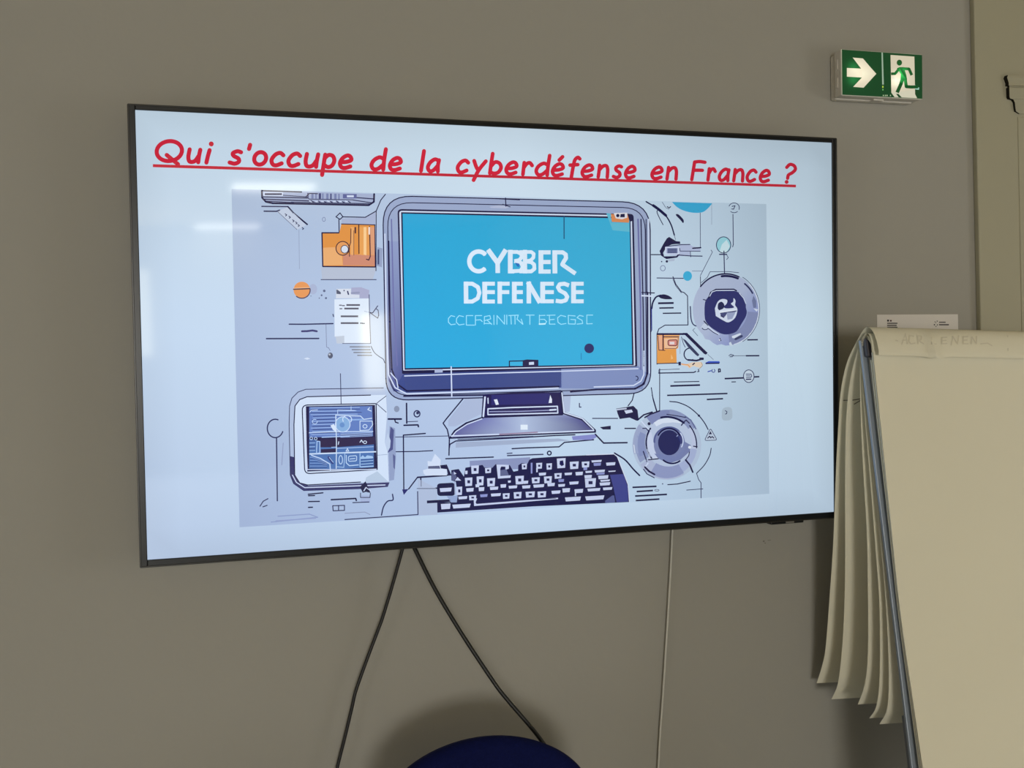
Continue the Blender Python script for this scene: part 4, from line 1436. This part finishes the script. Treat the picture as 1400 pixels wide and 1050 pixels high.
def cream(px, py):
    g = glow(px, py, LED, .16, .97)
    return tuple(min(255, c * g) for c in CR)


d = Draw(sgn_local)
d.frame(1120, 50, 8.75)
# arrow, cut in pieces so that the light of the lamps behind it can vary
d.poly([(330, 376), (415, 380), (500, 384), (500, 490), (415, 485), (330, 480)], cream, 2)
d.poly([(400, 252), (522, 262), (612, 368), (682, 446), (520, 448), (500, 384)], cream, 2)
d.poly([(682, 446), (605, 530), (530, 612), (405, 602), (510, 490), (520, 448)], cream, 2)
d.poly([(500, 384), (520, 448), (510, 490), (500, 490)], cream, 2)
d.build('arrow', M_SIGN, fp)
d = Draw(sgn_local)
d.frame(1120, 50, 8.75)
d.poly([(744, 190), (760, 192), (772, 575), (752, 575)], (150, 172, 150), 2)
d.rect(752, 590, 16, 24, (170, 200, 70), 2)
d.rect(754, 628, 14, 16, (110, 180, 100), 2)
for x in (760, 785, 805, 845):
    d.rect(x, 698, 13, 14, (170, 190, 150), 2)
d.build('divider', M_SIGN, fp)
d = Draw(sgn_local)
d.frame(1120, 50, 8.75)
n = 9
for j in range(n):
    for i in range(5):
        q = []
        for a, b in ((i, j), (i + 1, j), (i + 1, j + 1), (i, j + 1)):
            u, v = a / 5, b / n
            q.append(((852 * (1 - u) + 1137 * u) * (1 - v) + (862 * (1 - u) + 1145 * u) * v, (220 * (1 - u) + 240 * u) * (1 - v) + (676 * (1 - u) + 640 * u) * v))
        d.poly(q, lambda px, py: tuple(min(255, c * glow(px, py, ((1230, 108, 10), (1222, 112, 8)), .22, .92)) for c in CR), 2)
d.poly([(862, 672), (1145, 640), (1146, 690), (1170, 738), (990, 728), (900, 724)], (206, 202, 178), 2)
d.poly([(918, 686), (945, 686), (985, 728), (950, 728)], GBASE, 4)
d.poly([(1140, 578), (1175, 590), (1195, 612), (1192, 638), (1145, 632)], (150, 196, 180), 2)
d.build('doorway_symbol', M_SIGN, fp)
d = Draw(sgn_local)
d.frame(1120, 50, 8.75)


def gfig(px, py):
    g = glow(px, py, ((1233, 98, 7), (1232, 104, 6)), 1.25, 1.0)
    return (22 * g, min(255, 78 * g), 36 * g)


d.disc(957, 313, 32, gfig, 5, 35)
d.poly([(925, 382), (958, 366), (1005, 366), (1040, 372), (1022, 405), (1040, 460), (1050, 520), (970, 515), (975, 450), (955, 420), (945, 400)], gfig, 5)
d.line([(955, 385), (905, 445), (858, 446)], 32, gfig, 5, cap=False)
d.line([(1000, 385), (1072, 388), (1105, 462)], 34, gfig, 5, cap=False)
d.line([(1000, 490), (975, 570), (930, 670)], 42, gfig, 5, cap=False)
d.line([(1022, 480), (1040, 600), (1100, 604), (1168, 602)], 38, gfig, 5, cap=False)
d.disc(1168, 602, 19, gfig, 5)
d.build('running_figure', M_SIGN, fp)

# ---------------------------------------------------------------- flip chart
XL = 0.68
ED = Vector((math.cos(math.radians(7)), -math.sin(math.radians(7)), -0.062)).normalized()   # direction of the chart's top edge
PW = 0.65
rnd = random.Random(11)
chart = empty('flip_chart', (XL + 0.3, -0.30, 0),
              label='cream paper flip chart on an easel, used sheets turned over its back', cat='flip chart')


def sheet(name, prof, width=PW, x_off=0.0, m=M_PAPER, nu=14, wave=0.0015, parent=chart, thick=0.0, smooth_n=4, mold=None):
    """a sheet of paper: a profile in the plane of the chart's left edge, swept along the chart's width"""
    pts = catmull(prof, smooth_n)
    bm = bmesh.new()
    rows = []
    L = len(pts)
    for j, p in enumerate(pts):
        row = []
        for i in range(nu + 1):
            u = i / nu
            q = p + ED * (x_off + u * (width - x_off))
            a = wave * math.sin(5.1 * u + 2.3 * j / L * 3 + len(name)) * (j / L)
            q = q + Vector((0, a * 3 + 0.0, 0))
            if mold:
                q = mold(q, j / L)
            row.append(bm.verts.new(q))
        rows.append(row)
    for a, b in zip(rows, rows[1:]):
        for i in range(nu):
            bm.faces.new((a[i], a[i + 1], b[i + 1], b[i]))
    o = obj(name, bm, m, smooth=not thick, world_parent=parent)
    if thick:
        s = o.modifiers.new('thickness', 'SOLIDIFY')
        s.thickness = thick
        s.offset = 0
    return o


def prof_px(pts):
    return [at_x(px, py, XL) for px, py in pts]


flips = [
    [(1201.5, 485.5), (1201, 478), (1198.5, 466), (1194, 454), (1188, 447.5), (1182, 449.5), (1172, 466), (1158, 496), (1149.5, 535), (1146, 580), (1142.5, 640), (1138.5, 740), (1134.5, 800), (1128.5, 880), (1124, 908), (1116.5, 934)],
    [(1193, 482), (1191, 466), (1187, 456), (1182, 458), (1174, 476), (1163, 520), (1157, 580), (1155.5, 660), (1155, 740), (1154, 800), (1151.5, 860), (1148, 905), (1144, 936), (1136.5, 956)],
    [(1192, 482), (1190, 467), (1184, 459), (1178, 466), (1176.5, 500), (1177, 560), (1180, 640), (1184, 720), (1185, 790), (1185, 890), (1181, 935), (1172.5, 963)],
    [(1192, 481), (1190, 468), (1184.5, 461), (1179, 467), (1178, 500), (1182, 560), (1190, 660), (1197, 760), (1201, 830), (1201, 920), (1197, 964), (1188, 982)],
    [(1192, 480), (1190.5, 470), (1185, 463), (1180, 468), (1179, 500), (1184, 560), (1198, 690), (1208, 800), (1213, 900), (1212, 965), (1202, 990)],
]
fl = []


def pix(P):
    v = Vector(P) - CAM
    w = v.dot(r2)
    return FPX * v.dot(r0) / w + 700, FPX * v.dot(r1) / w + 525


def dent(q, t):
    """the pinched crease in the roll along the top edge"""
    if t > .22:
        return q
    px, py = pix(q)
    k = px - (1262 + (py - 448) * .38)
    a = math.exp(-(k / 3.0) ** 2) if k < 0 else math.exp(-k / 11.0)
    a *= min(1, max(0, (py - 448) / 14))
    b = math.exp(-((px - 1277) / 13.0) ** 2) * min(1, max(0, (py - 472) / 12))
    return q + Vector((0, -.010 * a - .004 * b, -.004 * b))


for k, pr in enumerate(flips):
    o = sheet('turned_sheet', prof_px(pr), wave=0.0018 if k else 0.001, nu=14 if k else 90, smooth_n=4 if k else 6, mold=None if k else dent)
    fl.append(o)

# board: aluminium rail down the left side, white board behind the pad
pT, pB = at_x(1175.5, 467, XL), at_x(1246, 1050, XL)
down = (pB - pT).normalized()
nrm = ED.cross(down).normalized()
if nrm.y > 0:
    nrm = -nrm                      # towards the room


def slab(bm, o0, w0, w1, l0, l1, t0, t1):
    vs = []
    for l in (l0, l1):
        for w in (w0, w1):
            for t in (t0, t1):
                vs.append(bm.verts.new(o0 + ED * w + down * l + nrm * t))
    for f in ((0, 1, 3, 2), (4, 6, 7, 5), (0, 4, 5, 1), (2, 3, 7, 6), (0, 2, 6, 4), (1, 5, 7, 3)):
        bm.faces.new([vs[i] for i in f])


BL = 1.02
bm = bmesh.new()
slab(bm, pT, 0.004, PW + .03, 0, BL, 0.000, 0.0055)
obj('board', bm, M_BOARD, world_parent=chart)
bm = bmesh.new()
slab(bm, pT, -0.002, 0.012, -.002, BL + .005, -0.002, 0.006)
obj('edge_rail', bm, M_BOARDEDGE, world_parent=chart, bevel=.0015)
bm = bmesh.new()
slab(bm, pT, PW + .022, PW + .036, -.002, BL + .005, -0.002, 0.006)
obj('edge_rail', bm, M_BOARDEDGE, world_parent=chart, bevel=.0015)
bm = bmesh.new()
slab(bm, pT, 0.002, PW + .03, -.004, .034, 0.0062, 0.022)
obj('clamp_bar', bm, M_CLAMP, world_parent=chart, bevel=.003)
# the pad: lower sheets and the blank front sheet
fp_pts = [(1193.5, 480), (1201, 552), (1208.5, 622), (1219.5, 724), (1231, 832), (1245.5, 940), (1260.5, 1050), (1275, 1155)]
sheet('front_sheet', prof_px(fp_pts), x_off=0.0, wave=0.0012, nu=18)
for k, (off, th) in enumerate(((2.3, .0042), (4.9, .0030))):
    t = [(px - off * (1 - .28 * i / 7), py + (2 if k == 0 else 12)) for i, (px, py) in enumerate(fp_pts)]
    sheet('pad_sheets', prof_px(t), wave=0.0, thick=th, x_off=.0015 * (k + 1))
# legs
fr = pT + down * BL + nrm * 0.0
gl = down * ((fr.z - 0.0) / -down.z)
for w in (0.02, PW + .01):
    a = pT + ED * w + down * 0.75 - nrm * .012
    k = (a.z - 0.01) / -down.z
    bm = bmesh.new()
    bar(bm, a, a + down * k, .03, .02)
    lg = obj('leg', bm, M_LEG, world_parent=chart)
    b = a + down * k
    bm = bmesh.new()
    box(bm, b.x - .02, b.x + .02, b.y - .02, b.y + .02, 0, .02)
    o = obj('rubber_foot', bm, M_CLAMP, bevel=.004)
    o.parent = lg
a = pT + ED * (PW * .5) + down * .03 - nrm * .012
b = Vector((a.x, -0.06, 0.01))
bm = bmesh.new()
bar(bm, a, b, .03, .02)
lg = obj('leg', bm, M_LEG, world_parent=chart)
bm = bmesh.new()
box(bm, b.x - .02, b.x + .02, b.y - .02, b.y + .02, 0, .02)
o = obj('rubber_foot', bm, M_CLAMP, bevel=.004)
o.parent = lg
bm = bmesh.new()
slab(bm, pT, 0.03, PW, BL - .002, BL + .012, -0.002, 0.06)
obj('pen_tray', bm, M_BOARDEDGE, world_parent=chart)

# faint writing showing through the sheet turned over the top, and two dark lines
bpy.context.view_layer.update()
dg = bpy.context.evaluated_depsgraph_get()
bmh = bmesh.new()
bmh.from_mesh(fl[0].data)
bmh.from_mesh(fl[1].data)
for v in bmh.verts:
    v.co = v.co + fl[0].location + Vector(chart.location)
bvh = BVHTree.FromBMesh(bmh)
bmh.free()


def on_roll(px, py, layer=0):
    dr = ray(px, py).normalized()
    h = bvh.ray_cast(CAM, dr)
    P = (h[0] if h[0] is not None else at_y(px, py, -.4)) - dr * 0.0012
    return tuple(P)


d = Draw(on_roll)
d.frame(1160, 410, 5.833)
PEN = (217, 210, 189)


def wr(*pl):
    for s in pl:
        d.line(s, 9, PEN, 0)


wr([(378, 322), (392, 326)], [(425, 355), (455, 270), (470, 350)], [(436, 322), (468, 320)], [(520, 290), (490, 285), (482, 330), (500, 352), (530, 345)],
   [(555, 350), (552, 285), (585, 290), (580, 318), (556, 322), (600, 350)], [(665, 300), (665, 352), (700, 352)], [(745, 300), (745, 350), (785, 348)], [(745, 300), (785, 298)], [(745, 325), (778, 322)],
   [(820, 360), (832, 290), (868, 352), (880, 285)], [(915, 295), (915, 350), (955, 350)], [(915, 295), (952, 292)], [(915, 322), (945, 320)],
   [(980, 350), (985, 295), (1020, 350), (1022, 290)], [(1055, 350), (1110, 345), (1145, 365)], [(1270, 285), (1272, 405)])
d.frame(0, 0, 1)
d.line([(1153.5, 547.5), (1166, 547), (1178, 545.2)], 1.2, (105, 98, 82), 0)  # two short thin dark lines drawn on the turned sheets
d.line([(1168, 552.5), (1178, 546.5)], 1.2, (105, 98, 82), 0)
d.build('faint_writing_and_lines', M_PRINT, fl[0])['kind'] = 'stuff'
d = None

# ---------------------------------------------------------------- notice on the wall behind the chart
n_tl, n_tr = at_y(1199, 430.2, -0.001), at_y(1309.5, 429.6, -0.001)
notice = empty('notice_sheet', (n_tl.x, 0, n_tl.z), label='white printed notice sheet on the wall, mostly hidden behind the flip chart top', cat='notice')
nw = n_tr.x - n_tl.x
slope = (n_tr.z - n_tl.z)
bm = bmesh.new()
vs = []
for y in (-.0012, -.0002):
    vs.append([bm.verts.new(p) for p in ((0, y, 0), (nw, y, slope), (nw, y, slope - nw * 1.41), (0, y, -nw * 1.41))])
bm.faces.new(vs[0])
bm.faces.new(vs[1][::-1])
for i in range(4):
    bm.faces.new((vs[0][i], vs[1][i], vs[1][(i + 1) % 4], vs[0][(i + 1) % 4]))
obj('paper', bm, M_NOTICE, notice)


def on_notice(px, py, layer=0):
    p = at_y(px, py, -0.0012)
    return (p.x - n_tl.x, -0.0015, p.z - n_tl.z)


d = Draw(on_notice)
d.frame(1160, 410, 5.833)
BK = (40, 36, 40)
d.rect(308, 158, 14, 15, BK)
d.rect(330, 160, 14, 13, (90, 60, 62))
d.rect(308, 182, 82, 9, (84, 80, 80))
d.rect(308, 199, 76, 9, (84, 80, 80))
d.rect(308, 214, 82, 9, (84, 80, 80))
for x, y, s in ((686, 172, 7), (703, 166, 8), (680, 193, 10), (704, 195, 8), (694, 180, 6), (694, 208, 7)):
    d.rect(x, y, s, s, (70, 66, 68))
d.rect(722, 174, 52, 9, (100, 95, 95))
d.rect(722, 193, 78, 10, (84, 80, 80))
d.build('printed_marks', M_PRINT, notice)['kind'] = 'stuff'

# ---------------------------------------------------------------- cables
cb = empty('power_cable', (0, 0, 0), label='thin black cable hanging from the television down to the left, close to the wall', cat='cable')
pts = [at_y(px, py, y) for px, py, y in ((553.5, 738, -.035), (551, 748, -.034), (538, 795, -.030), (523.5, 843, -.026), (517, 861, -.025), (503, 898, -.024), (487, 943, -.024), (481, 968, -.024), (471, 1010, -.024), (461, 1050, -.024), (448, 1110, -.024), (440, 1200, -.024), (436, 1330, -.02))]
pts += [Vector((pts[-1].x, -.02, .2)), Vector((pts[-1].x + .01, -.03, .03)), Vector((pts[-1].x - .1, -.06, .006)), Vector((pts[-1].x - .35, -.07, .006))]
cb.location = (pts[-1].x, -.06, 0)
obj('cord', tube(bmesh.new(), catmull(pts, 5), 0.0033), M_CABLE, smooth=True, world_parent=cb)
cb2 = empty('video_cable', (0, 0, 0), label='thicker black cable slanting from the television down to the right, behind the navy chair', cat='cable')
pts = [at_y(px, py, y) for px, py, y in ((564.5, 745.5, -.048), (566.5, 749, -.055), (595, 806, -.085), (631.6, 867, -.115), (674, 931, -.145), (692.6, 955.5, -.155), (729, 998, -.172), (752, 1029, -.182), (785, 1075, -.19), (800, 1130, -.19))]
pts += [Vector((pts[-1].x + .03, -.19, .45)), Vector((pts[-1].x + .05, -.16, .15)), Vector((pts[-1].x + .07, -.13, .012)), Vector((pts[-1].x + .14, -.09, .007)), Vector((pts[-1].x + .17, -.05, .007))]
cb2.location = (pts[-1].x - .1, -.12, 0)
obj('cord', tube(bmesh.new(), catmull(pts, 5), 0.0042), M_CABLE, smooth=True, world_parent=cb2)
cb3 = empty('white_cable', (0, 0, 0), label='thin white cable hanging straight down the wall below the right half of the television', cat='cable')
pts = [at_y(px, py, -.012) for px, py in ((920.5, 700), (919.5, 722), (917.5, 765), (915, 811), (911, 877), (907, 940), (902.5, 1003), (900, 1050), (896, 1130), (893, 1240))]
pts += [Vector((pts[-1].x - .004, -.016, .25)), Vector((pts[-1].x - .003, -.02, .03)), Vector((pts[-1].x + .03, -.04, .006)), Vector((pts[-1].x + .3, -.05, .006))]
cb3.location = (pts[-1].x - .3, -.04, 0)
obj('cord', tube(bmesh.new(), catmull(pts, 5), 0.0021), M_CABLEW, smooth=True, world_parent=cb3)

# small scuff in the paint right of the white cable
p = at_y(1043, 741, 0)
bm = bmesh.new()
for dx, dz, w, h in ((0, 0, .004, .003), (.004, -.004, .003, .002), (.012, .002, .008, .001)):
    box(bm, p.x + dx, p.x + dx + w, -.0006, .0005, p.z + dz, p.z + dz + h)
o = obj('scuff', bm, mat('scuff', (0.2, 0.19, 0.16), 0.9), bpy.data.objects['wall_front'])

# ---------------------------------------------------------------- chair
CY = -0.28
ct = at_y(656, 1009, CY)
chair = empty('chair', (ct.x, CY - .22, 0), label='dark navy chair with a rounded backrest standing against the wall below the television', cat='chair')
TOPZ = ct.z
bm = bmesh.new()      # rounded padded backrest, gently curved
a_w, b_h = 0.203, 0.132
outl = []
NB = 40
for k in range(NB + 1):
    t = PI * k / NB
    outl.append((a_w * math.cos(t), b_h * math.sin(t)))
low = TOPZ - b_h
outl = [(0.19, -.27), (0.2, -.2), (0.203, -.1)] + outl + [(-0.203, -.1), (-0.2, -.2), (-0.19, -.27)]
cyc = lambda x, z: 0.10 * x * x * -2.2 + 0.0
lay = []
for s, inset_k in ((-1, .93), (-.75, .985), (0, 1.0), (.75, .985), (1, .93)):
    row = []
    for x, z in outl:
        xx, zz = x * inset_k, (z + .07) * inset_k - .07
        tilt = (zz + low) * .0 + zz * .12
        row.append(bm.verts.new((xx, -0.22 * 0 + .22 + s * .021 + cyc(xx, zz) + tilt - b_h * .12, low + zz)))
    lay.append(row)
for r_a, r_b in zip(lay, lay[1:]):
    n = len(r_a)
    for i in range(n):
        bm.faces.new((r_a[i], r_a[(i + 1) % n], r_b[(i + 1) % n], r_b[i]))
for row in (lay[0], lay[-1]):
    c = bm.verts.new(sum((v.co for v in row), Vector()) / len(row))
    n = len(row)
    for i in range(n):
        bm.faces.new((row[i], row[(i + 1) % n], c))
obj('backrest', bm, M_CHAIR, chair, smooth=True)
bm = bmesh.new()
box(bm, -.22, .22, -.24, .18, .43, .49)
o = obj('seat', bm, M_CHAIR, chair, bevel=.025)
for sx in (-1, 1):
    bm = bmesh.new()
    tube(bm, [Vector((sx * .17, .17 + .03, .40)), Vector((sx * .17, .205, .5)), Vector((sx * .165, .19, .62))], .011)
    obj('back_support', bm, M_CHROME, chair, smooth=True)
    for sy, yb in ((-.21, -.25), (.17, .19)):
        bm = bmesh.new()
        tube(bm, [Vector((sx * .19, sy, .43)), Vector((sx * .21, yb, .0))], .012)
        obj('leg', bm, M_CHROME, chair, smooth=True)
